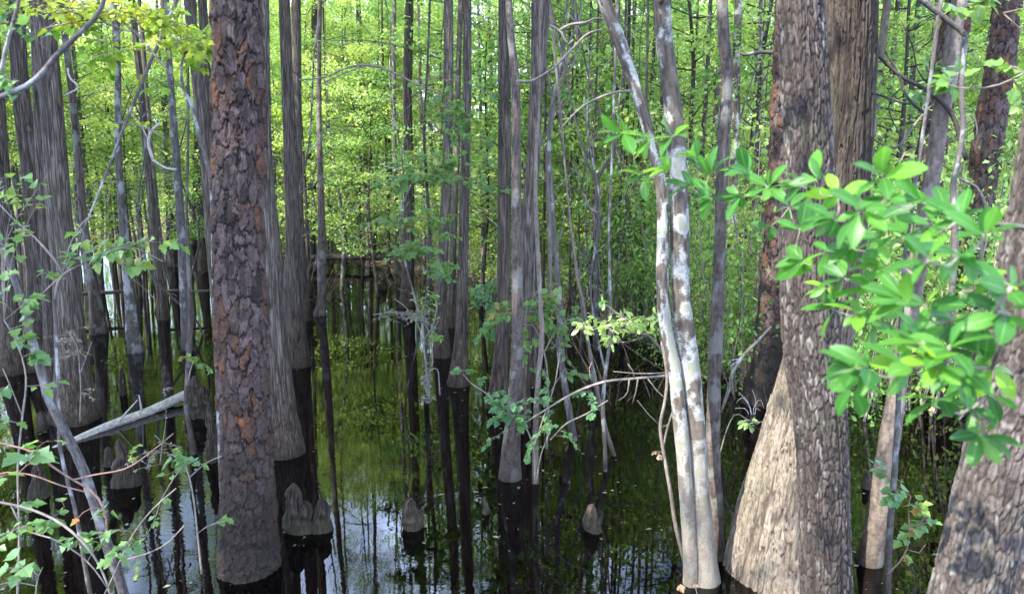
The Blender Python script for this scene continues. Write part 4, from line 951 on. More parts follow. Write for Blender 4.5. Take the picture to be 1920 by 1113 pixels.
sprig("grass_tuft", "dry straw grass tuft at the foot of the purplish pine", "plant",
      [[(1410, 790, 1.5), (1405, 760, 1.5), (1390, 745, 1.2), (1380, 755, 1)], [(1412, 790, 1.5), (1415, 760, 1.5), (1425, 748, 1.2), (1432, 765, 1)], [(1411, 790, 1.5), (1400, 750, 1.5), (1385, 735, 1)], [(1413, 790, 1.5), (1420, 765, 1.4), (1426, 770, 1)], [(1408, 790, 1.5), (1396, 765, 1.3), (1378, 765, 1)], [(1414, 790, 1.5), (1416, 745, 1.2), (1410, 730, 1)]], [], 6.6, "dead")
sprig("dead_branch", "dark gnarled branch sweeping down in front of the slender tan trunk and leaning tan trunk", "branch",
      [[(1545, 62, 4), (1580, 68, 5), (1620, 85, 6), (1650, 108, 7), (1685, 140, 7), (1730, 165, 8), (1765, 190, 9), (1790, 225, 10), (1800, 260, 10), (1812, 300, 9)], [(1660, 98, 4), (1685, 140, 5), (1700, 180, 5), (1712, 195, 6), (1735, 213, 6)], [(1620, 170, 3), (1660, 182, 4), (1700, 195, 5)], [(1690, 40, 2.5), (1712, 90, 3), (1720, 130, 3), (1745, 165, 3)], [(1650, 100, 2.5), (1610, 80, 2), (1560, 76, 2)]], [(1740, 145, 36, 16, 22, 22, 0.15), (1715, 175, 20, 10, 8, 20, 0.15)], 3.9, "dim", "maple")
sprig("dead_tree", "crooked dead stem with a knee bend between leaning tan trunk and large plated pine", "tree",
      [[(1775, 620, 11), (1790, 480, 11), (1788, 380, 11), (1787, 350, 10), (1797, 300, 9), (1805, 250, 9), (1803, 180, 9), (1806, 110, 9), (1808, 65, 10), (1785, 45, 10), (1760, 25, 11), (1735, 5, 11), (1700, -30, 10)], [(1788, 380, 8), (1800, 375, 8), (1815, 378, 6)], [(1800, 335, 5), (1830, 350, 5), (1850, 390, 5), (1856, 410, 4)], [(1805, 250, 4), (1820, 215, 4), (1832, 235, 3), (1830, 260, 3)]],
      [(1780, 10, 60, 14, 20, 30, 0.45)], 3.6, "grey", "maple", nseg=9)
sprig("dead_branch", "sunlit pale bare twig curving left of the leaning tan trunk", "branch",
      [[(1640, 262, 3), (1655, 272, 4), (1683, 276, 5), (1700, 255, 5), (1722, 225, 4.5), (1745, 200, 4), (1772, 185, 3)], [(1683, 276, 3), (1705, 245, 3), (1690, 240, 2)]], [], 4.1, "pale")
sprig("dead_branch", "short broken sunlit stub standing left of the leaning tan trunk", "branch",
      [[(1716, 350, 9), (1712, 325, 9), (1706, 298, 10)], [(1683, 315, 3), (1700, 285, 4), (1710, 280, 4)]], [], 4.6, "pale")
sprig("dead_branch", "pale dead limb jutting left from the purplish pine", "branch",
      [[(1460, 100, 7), (1435, 98, 7), (1412, 100, 7), (1400, 103, 6), (1388, 100, 4)]], [], 7.4, "white")
sprig("dead_branch", "smooth grey limb running off the right picture edge behind the bay leaves", "branch",
      [[(1960, 432, 10), (1920, 426, 10), (1880, 421, 10), (1840, 419, 8), (1808, 418, 6), (1740, 412, 5), (1680, 402, 5)]], [], 1.9, "grey")
sprig("maple_branch", "blurred dark green maple leaves overhanging the large plated pine at upper right", "branch",
      [[(2000, 60, 4), (1930, 130, 3), (1870, 160, 3), (1800, 165, 2.5), (1750, 150, 2)], [(1960, 100, 3), (1920, 60, 2), (1880, 25, 2)]], [(1880, 150, 60, 12, 34, 27, 0.3), (1810, 160, 44, 8, 16, 25, 0.3), (1910, 110, 30, 20, 10, 25, 0.4), (1880, 30, 40, 24, 10, 24, 0.6), (1890, 195, 40, 10, 12, 22, 0.4)], 2.3, "twig", "leafdeep")

# ------------------------------------------------------------------ the near bay branch, twigs joined to the nearest one before
WH = [(1880, 585), (1850, 525), (1895, 540), (1805, 545), (1785, 600), (1735, 572), (1850, 612), (1830, 660), (1780, 652), (1750, 682), (1762, 748), (1820, 765), (1838, 815), (1700, 690), (1700, 640), (1640, 600), (1612, 588), (1622, 690), (1600, 728), (1660, 500), (1700, 505), (1740, 488), (1620, 540), (1562, 580), (1548, 540), (1650, 450), (1592, 462), (1552, 472), (1502, 490), (1612, 398), (1660, 370), (1655, 330), (1720, 378), (1770, 392), (1800, 410), (1745, 425), (1570, 365), (1560, 412), (1530, 335), (1500, 348), (1480, 388), (1442, 425), (1440, 350), (1400, 322), (1385, 370), (1332, 372), (1332, 322), (1292, 348), (1300, 292), (1252, 316), (1262, 255), (1215, 262), (1168, 250), (1205, 330), (1700, 440), (1500, 430), (1850, 740), (1790, 690), (1600, 690), (1730, 640), (1860, 690), (1660, 560), (1580, 520), (1690, 560), (1800, 480), (1845, 440)]
root_pt = (1985, 640)
nodes = [(root_pt[0], root_pt[1], 1.22, -1)]
order = sorted(WH, key=lambda q: math.hypot(q[0] - root_pt[0], q[1] - root_pt[1]))
for q in order:
    def cost(n):
        back = 0.35 * max(0, math.hypot(n[0] - root_pt[0], n[1] - root_pt[1]))
        return math.hypot(q[0] - n[0], q[1] - n[1]) + 0.15 * back
    k = min(range(len(nodes)), key=lambda a: cost(nodes[a]))
    nodes.append((q[0], q[1], min(1.9, max(1.05, nodes[k][2] + RNG.normal(0.03, 0.09))), k))
bay = empty("bay_branch", (1.35, 1.15, 0.0), "glossy green bay branch with oval leaves filling the near right side", "branch")
broot2 = np.array((1.35, 1.15, 0.0))
mb = MB()
p0 = P(*root_pt, 1.22)
tube(mb, [(1.35, 1.15, -0.1, 0.011), (1.28, 1.18, 0.9, 0.009), (*(p0 + (0.05, 0, -0.15)), 0.007), (*p0, 0.006)], 8, 0.05)
depth_of = [0] * len(nodes)
for k in range(1, len(nodes)): depth_of[k] = depth_of[nodes[k][3]] + 1
for k in range(1, len(nodes)):
    a, b = nodes[nodes[k][3]], nodes[k]
    A, B = P(*a[:3]), P(*b[:3])
    r0, r1 = max(0.0012, 0.0042 - 0.0004 * depth_of[nodes[k][3]]), max(0.001, 0.0042 - 0.0004 * depth_of[k])
    mid_ = (A + B) / 2 + np.array((0, 0, -0.012)) + RNG.normal(0, 0.006, 3)
    tube(mb, [(*A, r0), (*mid_, (r0 + r1) / 2), (*B, r1)], 6, 0.015)
link("stem", mb.mesh("stem", M["twig"], True, broot2), bay)
for k in range(1, len(nodes)):
    n = nodes[k]
    c = P(*n[:3]); a = P(*nodes[n[3]][:3])
    ax = c - a; ax /= np.linalg.norm(ax) + 1e-9
    mb = MB(); q = RNG.randint(5, 8)
    ph = RNG.rand() * TAU
    s1 = np.cross(ax, (0, 0, 1.)); s1 /= np.linalg.norm(s1) + 1e-9; s2 = np.cross(s1, ax)
    D, Nn, Pt = [], [], []
    for t in range(q):
        an = ph + t * 2.4
        d = ax * (0.35 + 0.7 * RNG.rand()) + (s1 * math.cos(an) + s2 * math.sin(an) * 0.7) * 1.0 + np.array((0, 0, 0.05))
        d /= np.linalg.norm(d)
        u = np.array((-0.25, -0.45, 1.0)) + RNG.normal(0, 0.4, 3)
        D.append(d); Nn.append(u); Pt.append(c + d * 0.006 - ax * 0.012 * RNG.rand())
    young = 0.8 if RNG.rand() < 0.14 else 0.42
    ln = 0.056 * (0.6 + 0.65 * RNG.rand(q))
    add_leaves(mb, np.array(Pt), np.array(D), np.array(Nn), ln, OVAL, 0, np.clip(young + RNG.normal(0, 0.2, q), 0, 1))
    link("sprig", mb.mesh("sprig", M["bay"], True, broot2), bay)

# ------------------------------------------------------------------ cypress knees, logs
def knee(px, top, base, w, label, seed, tips=1):
    Y = water_y(base) + 0.04
    r = np.random.RandomState(seed)
    c = P(px, base, Y); sc = fwd(c) / F
    h, rad = (base - top) * sc, 0.5 * w * sc
    mb = MB()
    for t in range(tips):
        dx = (t - (tips - 1) / 2) * rad * 0.9
        k = 1.0 if t == 0 else 0.65 + 0.2 * r.rand()
        pts = [(c[0] + dx, Y, -0.3, rad * 1.3), (c[0] + dx, Y, 0.0, rad * 1.02), (c[0] + dx * 0.9 + r.normal(0, 0.006), Y, h * 0.35 * k, rad * 0.86), (c[0] + dx * 0.8 + r.normal(0, 0.008), Y, h * 0.7 * k, rad * 0.68), (c[0] + dx * 0.8 + r.normal(0, 0.008), Y, h * 0.92 * k, rad * 0.44), (c[0] + dx * 0.8, Y, h * 1.02 * k, rad * 0.12)]
        def disp(th, Lg, rr, z, s=seed + t):
            u = th / TAU
            a = vnoise(u * 5, Lg / 0.09, 5, s); b = vnoise(u * 34 + 0.8 * vnoise(u * 4, Lg / 0.07, 4, s + 2), Lg / 0.08, 34, s + 1)
            ri = 1 - np.abs(2 * b - 1)
            return rr * (0.6 * (a - 0.5) + 0.3 * (vnoise(u * 9, Lg / 0.03, 9, s + 7) - 0.5) + 0.12 * (ri - 0.5)), ri, b
        tube(mb, pts, 80, 0.006, 0, disp)
    o = link("cypress_knee", mb.mesh("cypress_knee", M["knee"], True, (c[0], Y, 0)), None, (c[0], Y, 0))
    tag(o, label, "cypress knee", "cypress knees in the water")

for a in [(561, 908, 998, 38, "taller stubby cypress knee of the touching pair right of the flaky pine", 31),
          (603, 937, 997, 34, "rounded fibrous cypress knee, right one of the touching pair by the pine", 32),
          (775, 937, 992, 36, "lone cone shaped cypress knee in open blue reflections at bottom centre", 33),
          (912, 935, 966, 16, "smallest smooth cypress knee just left of the rough brown gum reflection", 34),
          (1112, 948, 998, 30, "mossy cypress knee in dark water below the white lit stem", 35),
          (237, 825, 912, 34, "blocky cypress knee below the fallen log", 36),
          (205, 840, 876, 20, "low dark cypress knee beside the blocky knee below the log", 37),
          (376, 706, 782, 34, "knobbly cypress knee right of the fallen log tip", 38),
          (399, 764, 868, 22, "tall pale pointed cypress knee touching the left edge of the flaky pine", 39),
          (315, 685, 760, 20, "slim pointed cypress knee behind the fallen log", 40),
          (232, 692, 742, 15, "small pointed cypress knee under the pale speckled trunk", 41),
          (76, 868, 935, 32, "dark cypress knee behind the large lower left maple leaves", 42),
          (81, 773, 808, 22, "short dark cypress knee by the broad ridged cypress foot", 43),
          (716, 512, 540, 22, "far cypress knee alone near the distant log", 44),
          (1624, 885, 918, 18, "rounded dark knee just left of the leaning tan trunk", 45)]:
    knee(*a, tips=2 if a[5] in (38, 36, 31) else 1)

def log(name, label, A, B, ra, rb, mat, stubs=()):
    mb = MB()
    A, B = np.array(A), np.array(B)
    m1, m2 = A + (B - A) * 0.35, A + (B - A) * 0.7
    s = 77 + COUNT[0]; COUNT[0] += 1
    tube(mb, [(*A, ra), (*(m1 + (0, 0, 0.015)), ra * 0.95), (*(m2 + (0, 0, -0.01)), (ra + rb) / 2), (*B, rb)], 30, 0.02, 0, bark_cypress(s, 0, TAU * ra, 0.006))
    for t, d, l in stubs:
        q = A + (B - A) * t
        tube(mb, [(*q, 0.012), (*(q + np.array(d) * l * 0.6), 0.008), (*(q + np.array(d) * l), 0.004)], 7, 0.03)
    tag(link(name, mb.mesh(name, M[mat], True, (A + B) / 2), None, tuple((A + B) / 2)), label, "log")
YA, YB = water_y(838), water_y(752)
log("fallen_log", "pale weathered fallen log lying across the water left of the flaky pine", P(100, 845, YA) + (0, 0, 0.0), P(352, 738, YB), 0.036, 0.043, "dead", [(0.62, (0.1, -0.3, 0.7), 0.28), (0.42, (0.7, -0.2, 0.7), 0.35), (0.2, (0.2, -0.4, 0.8), 0.06)])
log("fallen_log", "dark fallen log along the far waterline left of the lone grey cypress", P(560, 484, 17.4), P(775, 481, 17.1), 0.075, 0.06, "dim", [(0.5, (0, -0.2, 1), 0.2)])
log("fallen_log", "thin dark sunken log at far left between slim brown trunk and pale speckled trunk", P(150, 552, 11.6), P(232, 545, 11.9), 0.03, 0.02, "dim")
log("fallen_log", "thin dark sunken pole at the waterline behind the crooked grey trunk", P(300, 547, 11.8), P(402, 544, 11.9), 0.02, 0.02, "dim")
log("fallen_log", "wet black pole floating right of the dark furrowed trunk foot", P(1597, 1072, 4.03), P(1650, 1100, 3.85), 0.009, 0.006, "dim")

# ------------------------------------------------------------------ background: young leafy trees, shrubs, slim trunks
def young_tree(seed, h, nb, k, size, tpl, low=0.16, w=1.5):
    """slim trunk with limbs (one mesh) and a crown of layered sprays (another)"""
    mt, mc = MB(), MB()
    bend = RNG.normal(0, 0.25, 2)
    ax = lambda z: np.array((bend[0] * (z / h) ** 2 + 0.08 * math.sin(z * 1.3 + seed), bend[1] * (z / h) ** 2 + 0.08 * math.cos(z * 1.1 + seed), z))
    zs = np.linspace(-0.3, h, 8)
    tube(mt, [(*ax(z), 0.055 * (1 - 0.85 * max(z, 0) / h)) for z in zs], 8, 0.2, 0, bark_smooth(seed + 300))
    for b in range(nb):
        t = low + (1 - low) * (b + RNG.rand()) / nb
        z0 = h * t; Lb = w * (0.35 + 0.75 * math.sin(math.pi * min(1, 0.2 + 0.75 * t))) * (0.4 + 0.7 * RNG.rand())
        a = b * 2.399 + RNG.normal(0, 0.5)
        s0 = ax(z0); e = s0 + np.array((math.cos(a) * Lb, math.sin(a) * Lb, 0.3 * Lb + RNG.normal(0, 0.15)))
        m_ = (s0 + e) / 2 + np.array((0, 0, -0.04))
        tube(mt, [(*s0, 0.014), (*m_, 0.009), (*e, 0.003)], 4, 0.3, 0)
        tn = RNG.uniform(0.15, 0.8)
        for f in (0.45, 0.75, 1.0):
            spray_leaves(mc, s0 + (e - s0) * f, 0.34 * (0.7 + 0.6 * RNG.rand()), 0.06, int(k * (0.5 + RNG.rand())), size, tpl, 0, tn, 0.55, e - s0)
    for b in range(9):
        z0 = h * RNG.uniform(0.2, 0.85); Lb = RNG.uniform(0.9, 2.3); a = RNG.rand() * TAU
        s0 = ax(z0); e = s0 + np.array((math.cos(a) * Lb, math.sin(a) * Lb, RNG.uniform(-0.2, 1.1)))
        m_ = (s0 + e) / 2 + RNG.normal(0, 0.12, 3) + (0, 0, 0.2)
        tube(mt, [(*s0, 0.012), (*m_, 0.009), (*e, 0.004)], 5, 0.25, 0, None, 0.9)
        e2 = m_ + np.array((math.cos(a + 0.7) * Lb * 0.4, math.sin(a + 0.7) * Lb * 0.4, 0.3)); tube(mt, [(*m_, 0.007), (*e2, 0.003)], 4, 0.3, 0, None, 0.9)
    return mt, mc

def shrub(seed, h, ns, k, size, tpl, w=0.8):
    ms, mc = MB(), MB()
    for s in range(ns):
        a = RNG.rand() * TAU; e = np.array((math.cos(a) * w * RNG.rand(), math.sin(a) * w * RNG.rand(), h * (0.55 + 0.5 * RNG.rand())))
        b = np.array((e[0] * 0.2, e[1] * 0.2, -0.2))
        tube(ms, [(*b, 0.011), (*((b + e) / 2 + RNG.normal(0, 0.06, 3)), 0.008), (*e, 0.003)], 5, 0.2)
        for f in np.linspace(0.3, 1.0, 6):
            spray_leaves(mc, b + (e - b) * f + RNG.normal(0, 0.1, 3), 0.2, 0.07, int(k * (0.5 + RNG.rand())), size, tpl, 0, RNG.uniform(0.3, 0.7), 0.7)
    return ms, mc

YT, YD, SH = [], [], []
for s in range(5):
    a, b = young_tree(s, 6.4 + s * 0.5, 34, 105 + 10 * (s % 3), (0.055, 0.06, 0.055, 0.065, 0.058)[s], (KITE, WIDE, KITE, KITE, WIDE)[s], (0.22, 0.28, 0.4, 0.38, 0.45)[s])
    YT.append((a.mesh("trunk", M[("dim", "grey", "pale", "dim", "grey")[s]]), b.mesh("crown", M["leaf"], False)))
YL = []
for s in range(3):                                     # airy ones that stand in front
    a, b = young_tree(20 + s, 5.6 + 0.5 * s, 26, 46, 0.078, (WIDE, KITE, WIDE)[s], 0.25, 1.7)
    YL.append((a.mesh("trunk", M[("pale", "grey", "dim")[s]]), b.mesh("crown", M["leaf"], False)))
for s in range(2):
    a, b = young_tree(40 + s, 5.2, 30, 90, 0.055, WIDE, 0.16, 1.3)
    YD.append((a.mesh("trunk", M["dim"]), b.mesh("crown", M["leafdeep"], False)))
for s in range(4):
    a, b = shrub(60 + s, 1.7 + 0.25 * s, 11, 24, 0.055, SMALLOVAL if s % 2 else KITE)
    SH.append((a.mesh("stem", M["twig"]), b.mesh("foliage", M["leafdeep" if s == 3 else "leaf"], False)))

LAND.sort()
ORD = "leftmost second third fourth fifth sixth seventh eighth ninth tenth eleventh twelfth thirteenth fourteenth fifteenth sixteenth seventeenth eighteenth nineteenth twentieth".split()
UNIT = "first second third fourth fifth sixth seventh eighth ninth".split()
ORD += ["twenty-" + w for w in UNIT] + ["thirtieth"] + ["thirty-" + w for w in UNIT] + ["fortieth"] + ["forty-" + w for w in UNIT]
NUM = "none one two three four five six seven eight nine ten eleven twelve thirteen fourteen fifteen sixteen seventeen eighteen nineteen twenty".split()
NUM += ["twenty-" + w for w in NUM[1:10]] + ["thirty"] + ["thirty-" + w for w in NUM[1:10]] + ["forty"] + ["forty-" + w for w in NUM[1:10]]
def px_of(x, y, z):
    v = np.array((x, y, z - CAM_H)); f = v[1] * CP - v[2] * SP
    return 960 + F * x / f

def auto_label(objs, desc, plural):
    """objs: (object, photo x). Labels by landmark neighbours and order from the left."""
    gaps = {}
    for o, px in objs:
        k = sum(1 for q in LAND if q[0] <= px)
        gaps.setdefault(k, []).append((px, o))
    for k, row in gaps.items():
        row.sort(key=lambda t: t[0])
        a = LAND[k - 1][1] if k else None
        b = LAND[k][1] if k < len(LAND) else None
        where = f"between {a} and {b}" if a and b else f"left of {b}" if b else f"right of {a}"
        for i_, (_, o) in enumerate(row):
            if len(row) == 1: o["label"] = f"only {desc} in the gap {where}"
            elif i_ == 0: o["label"] = f"leftmost of {NUM[len(row)]} {plural} {where}"
            elif i_ == len(row) - 1: o["label"] = f"rightmost of {NUM[len(row)]} {plural} {where}"
            else: o["label"] = f"{ORD[i_]} from left of {NUM[len(row)]} {plural} {where}"

def place(name, pair, parts, x, y, rz, s, cat, group, sz=None, top=None):
    r = link(name, None, None, (x, y, max(-0.35, float(ground_z(x, y)))))
    r.empty_display_size = 0.3
    r.rotation_euler = (0, 0, rz); r.scale = (s, s, sz or s)
    r["category"] = cat; r["group"] = group
    for nm, me in zip(parts, pair):
        c = link(nm, me, r)
        if top is not None and nm == "crown": c.location = top[0]; c.scale = (top[1],) * 3
    return r

def scatter(n, ylo, yhi, seed, minpx=46, xr=(-20, 1940), zref=1.6, extra=0.8):
    """spots on the bank inside the view, well apart in the picture"""
    r = np.random.RandomState(seed); out = []
    tries = 0
    while len(out) < n and tries < 6000:
        tries += 1
        px = r.uniform(*xr); 
        t = r.rand() ** 0.8
        y = ylo + (yhi - ylo) * t
        x = (px - 960) / F * y
        if y < edge_y(x) + extra: continue
        if any(abs(px - q[2]) < minpx * 10 / (0.5 * (y + q[1])) and abs(y - q[1]) < 2.5 for q in out): continue
        out.append((x, y, px))
    return out

# light green young trees, near rows first
spots = scatter(72, 10.5, 32, 3, 38)
ob = []
for x, y, px in spots:
    v = YT[random.randrange(5)] if random.random() < 0.8 else YD[random.randrange(2)]
    s = random.uniform(0.75, 1.1) * (1.0 if y > 14 else 0.85)
    ob.append((place("young_tree", v, ("trunk", "crown"), x, y, random.random() * TAU, s, "tree", "young leafy trees of the understorey"), px))
# young trees standing in the flooded left half
for px, y in [(-60, 12), (-20, 14.2), (22, 12.6), (62, 13.4), (-130, 14.5), (-200, 11.5), (30, 15), (190, 14.5), (210, 19), (140, 20), (265, 17), (300, 21), (330, 24), (410, 19), (520, 20), (620, 19.5), (660, 22), (560, 24), (470, 26), (60, 22), (-10, 18), (700, 18.6), (800, 17), (640, 26), (740, 24), (90, 27), (240, 26), (380, 28), (120, 16), (250, 15.5), (350, 16.5), (450, 17), (540, 16), (590, 18), (680, 17.2), (725, 19), (770, 20), (840, 18), (620, 23), (500, 22), (420, 24), (170, 22), (40, 19), (280, 20), (200, 24)]:
    x = (px - 960) / F * y
    v = YT[random.randrange(2, 5)]
    ob.append((place("young_tree", v, ("trunk", "crown"), x, y, random.random() * TAU, random.uniform(0.72, 0.98), "tree", "young leafy trees of the understorey"), px))
for px, y in [(640, 14), (700, 13.2), (820, 12.6), (905, 12.2), (985, 11.6), (1065, 10.9), (1130, 10.6), (1200, 10.3), (1290, 10.5), (1420, 10.2), (560, 14.6), (470, 14.8), (250, 13.2), (150, 13), (330, 13.8), (1660, 9.5), (1720, 11), (1800, 10), (1880, 10.5), (1040, 13), (1160, 12.6), (1240, 13)]:
    ob.append((place("young_tree", YL[random.randrange(3)], ("trunk", "crown"), (px - 960) / F * y, y, random.random() * TAU, random.uniform(0.75, 1.0), "tree", "young leafy trees of the understorey"), px))
for o, px in ob:                                       # low enough to leave the sky open above the pool
    if 170 < px < 800 or 1070 < px < 1270:
        h_ = max(m.co.z for c in o.children if c.name.startswith("trunk") for m in c.data.vertices)
        k = min(o.scale[0], 0.46 * (o.location.y - 4) / h_)
        o.scale = (max(k, 0.75 * o.scale[0]), max(k, 0.75 * o.scale[0]), k)
auto_label(ob, "young leafy tree", "young leafy trees")
# shrubs on the banks
ob = []
for x, y, px in scatter(52, 7.6, 24, 5, 40, zref=0.8, extra=0.35):
    v = SH[random.randrange(4)]
    ob.append((place("shrub", v, ("stem", "foliage"), x, y, random.random() * TAU, random.uniform(0.7, 1.15), "shrub", "shrubs on the swamp bank"), px))
for x, y, px in scatter(26, 9.2, 15, 15, 24, (930, 1330), 0.8, 0.2):
    ob.append((place("shrub", SH[random.randrange(4)], ("stem", "foliage"), x, y, random.random() * TAU, random.uniform(0.8, 1.25), "shrub", "shrubs on the swamp bank"), px))
for px in list(range(985, 1265, 17)) + list(range(1300, 1480, 30)) + list(range(1600, 1900, 45)):
    x = (px - 960) / F * 10; y = float(edge_y(x)) + random.uniform(-0.35, 0.7); x = (px - 960) / F * y
    ob.append((place("shrub", SH[random.randrange(4)], ("stem", "foliage"), x, y, random.random() * TAU, random.uniform(0.6, 1.3), "shrub", "shrubs on the swamp bank"), px))
for px, y in [(560, 18.9), (610, 19.2), (665, 18.6), (700, 18.9), (740, 18.3), (790, 17.2), (640, 20.5), (850, 15.6), (890, 15.0), (480, 20.5), (420, 21.5)]:
    ob.append((place("shrub", SH[random.randrange(4)], ("stem", "foliage"), (px - 960) / F * y, y, random.random() * TAU, random.uniform(0.8, 1.2), "shrub", "shrubs on the swamp bank"), px))
auto_label(ob, "bank shrub", "bank shrubs")
# slim dark trunks in the half shade (bare in view, crowns above)
SLIM = []
for s in range(4):
    mb = MB()
    b = RNG.normal(0, 0.3, 2)
    tube(mb, [(b[0] * (z / 9) ** 2 + 0.05 * math.sin(z + s), b[1] * (z / 9) ** 2, z, 0.085 * (1.25 if z < 0.1 else 1 - 0.07 * z)) for z in (-0.4, 0, 0.5, 1.5, 3, 5, 7, 9)], 18, 0.1, 0, bark_cypress(500 + s, 0.4, 0.5))
    SLIM.append((mb.mesh("trunk", M[("dim", "grey", "rough", "cypress")[s]]), b * (6.2 / 9) ** 2))
rs_ = np.random.RandomState(21)
more = [(rs_.uniform(0, 1920) if q % 3 == 0 else rs_.uniform(100, 1000), rs_.uniform(12.5, 26), rs_.uniform(0.5, 1.05)) for q in range(20)]
ob = []
for px, y, s in more + [(178, 13.5, .8), (238, 15, .7), (262, 18, .9), (284, 14.5, .7), (300, 12.5, .8), (208, 21, 1.1), (15, 16, 1.1), (410, 14, .9), (520, 15, .8), (575, 13.2, .6), (620, 17.8, .6), (650, 19, .7), (690, 18.4, 1.2), (672, 21, .8), (728, 17.6, .6), (745, 19.5, .8), (795, 15.4, .7), (812, 18, 1), (905, 13.6, .6), (925, 16, .9), (1060, 12.5, .5), (1082, 14, .7), (1100, 11.7, .45), (1150, 13, .6), (1172, 10.4, .5), (1215, 12.5, .6), (1235, 11, .5), (1310, 10.5, .6), (1330, 14, 1.1), (1400, 12, .7), (1410, 16, .9), (1650, 13, 1), (1690, 11, .8), (1820, 12, .8), (1900, 11.5, 1.2), (860, 20, 1), (985, 15, .8), (1040, 17, 1), (340, 18, .9), (1020, 10.6, .35), (1070, 10.5, .3), (1112, 10, .3), (1160, 10, .35), (1205, 9.6, .35), (1080, 12.4, .5), (1180, 12, .5), (1140, 14.5, .8), (1290, 12.5, .4), (1245, 10.2, .35)]:
    x = (px - 960) / F * y
    sl = SLIM[random.randrange(4)]; s *= 0.72
    r = place("slim_tree", (sl[0], CROWN_BL[random.randrange(3)]), ("trunk", "crown"), x, y, random.random() * TAU, s, "tree", "slim dark trunks in the background", 1.0, ((sl[1][0], sl[1][1], 7.5), 0.38 / s))
    ob.append((r, px))
auto_label(ob, "slim dark trunk", "slim dark trunks")

# fine bare stems and twiggy shrubs tangled in front of the thicket
FINE = []
for s in range(5):
    mb = MB(); h = 3.6 + 0.5 * s; k = RNG.normal(0, 0.12, (7, 2)); k[0] = 0
    zs = np.linspace(-0.4, h, 7); cpt = [(k[q, 0], k[q, 1], zs[q], 0.017 * (1 - 0.8 * q / 6)) for q in range(7)]
    R_ = tube(mb, cpt, 8, 0.08, 0, bark_smooth(700 + s))
    for q in range(9):
        i_ = RNG.randint(len(R_) // 5, len(R_) - 2); a = RNG.rand() * TAU; l_ = RNG.uniform(0.25, 0.9); p = R_[i_, :3]
        e = p + np.array((math.cos(a) * l_, math.sin(a) * l_, l_ * RNG.uniform(0.1, 1.0)))
        tube(mb, [(*p, 0.007), (*((p + e) / 2 + RNG.normal(0, 0.04, 3)), 0.005), (*e, 0.0015)], 5, 0.08, 0)
    FINE.append(mb.mesh("stem", M[("pale", "grey", "dim", "white", "rough")[s]]))
TWIGGY = []
for s in range(3):
    mb = MB()
    for q in range(16):
        a = RNG.rand() * TAU; l_ = RNG.uniform(0.5, 1.5); b_ = np.array((0.06 * math.cos(a), 0.06 * math.sin(a), -0.3))
        e = np.array((math.cos(a) * l_ * 0.6, math.sin(a) * l_ * 0.6, l_ * RNG.uniform(0.35, 1.0))); m_ = (b_ + e) / 2 + RNG.normal(0, 0.1, 3)
        tube(mb, [(*b_, 0.007), (*m_, 0.005), (*e, 0.0015)], 5, 0.1, 0)
        for t in range(3):
            e2 = m_ + RNG.normal(0, 0.28, 3); tube(mb, [(*m_, 0.003), (*((m_ + e2) / 2 + RNG.normal(0, 0.03, 3)), 0.0025), (*e2, 0.001)], 4, 0.1, 0)
    TWIGGY.append(mb.mesh("stem", M[("twig", "dim", "redtwig")[s]]))
ob = []
rs_ = np.random.RandomState(33)
for q in range(29):
    px, y = (rs_.uniform(990, 1420), rs_.uniform(7.6, 10.6)) if q < 17 else (rs_.uniform(180, 980), rs_.uniform(9.5, 15))
    r = place("thin_sapling", (FINE[q % 5],), ("stem",), (px - 960) / F * y, y, rs_.rand() * TAU, rs_.uniform(0.7, 1.3), "sapling", "bare thin saplings in the thicket")
    r.rotation_euler = (rs_.normal(0, 0.09), rs_.normal(0, 0.09), rs_.rand() * TAU); ob.append((r, px))
auto_label(ob, "bare thin sapling", "bare thin saplings")
ob = []
for q in range(20):
    px, y = (rs_.uniform(1000, 1480), rs_.uniform(7.2, 9.8)) if q < 13 else (rs_.uniform(560, 990), rs_.uniform(12.5, 16))
    ob.append((place("twiggy_shrub", (TWIGGY[q % 3],), ("stem",), (px - 960) / F * y, y, rs_.rand() * TAU, rs_.uniform(0.7, 1.2), "shrub", "leafless twiggy shrubs at the water edge"), px))
auto_label(ob, "leafless twiggy shrub", "leafless twiggy shrubs")

# trees added out of view on the left: their crowns keep the left half in shade
CROWN_SHADE = [high_crown(70 + q, 3.4, 4.4, 60, 420, WIDE, 0.11, 0.85).mesh("shade_crown", [M["leaf"], M["dim"]], False) for q in range(2)]
for k, (x, y, what) in enumerate([(-9.4, 0.9, "nearest the leaning grey sapling"), (-11.6, 2.0, "outermost of that stand"), (-6.5, 2.9, "closest to the frame edge"), (-8.6, 4.7, "level with the big flaky pine"), (-11.4, 5.2, "level with the wide cypress foot")]):
    r = place("shade_tree", (SLIM[k % 4][0],), ("trunk",), x, y, k * 1.7, 1.5, "tree", "added shade trees left of the view", 1.0)
    cr_o = link("crown", CROWN_SHADE[k % 2], r, (SLIM[k % 4][1][0], SLIM[k % 4][1][1], 7.2))
    cr_o.scale = (0.66, 0.66, 1.0)
    r["label"] = "added leafy shade tree left of the view, " + what

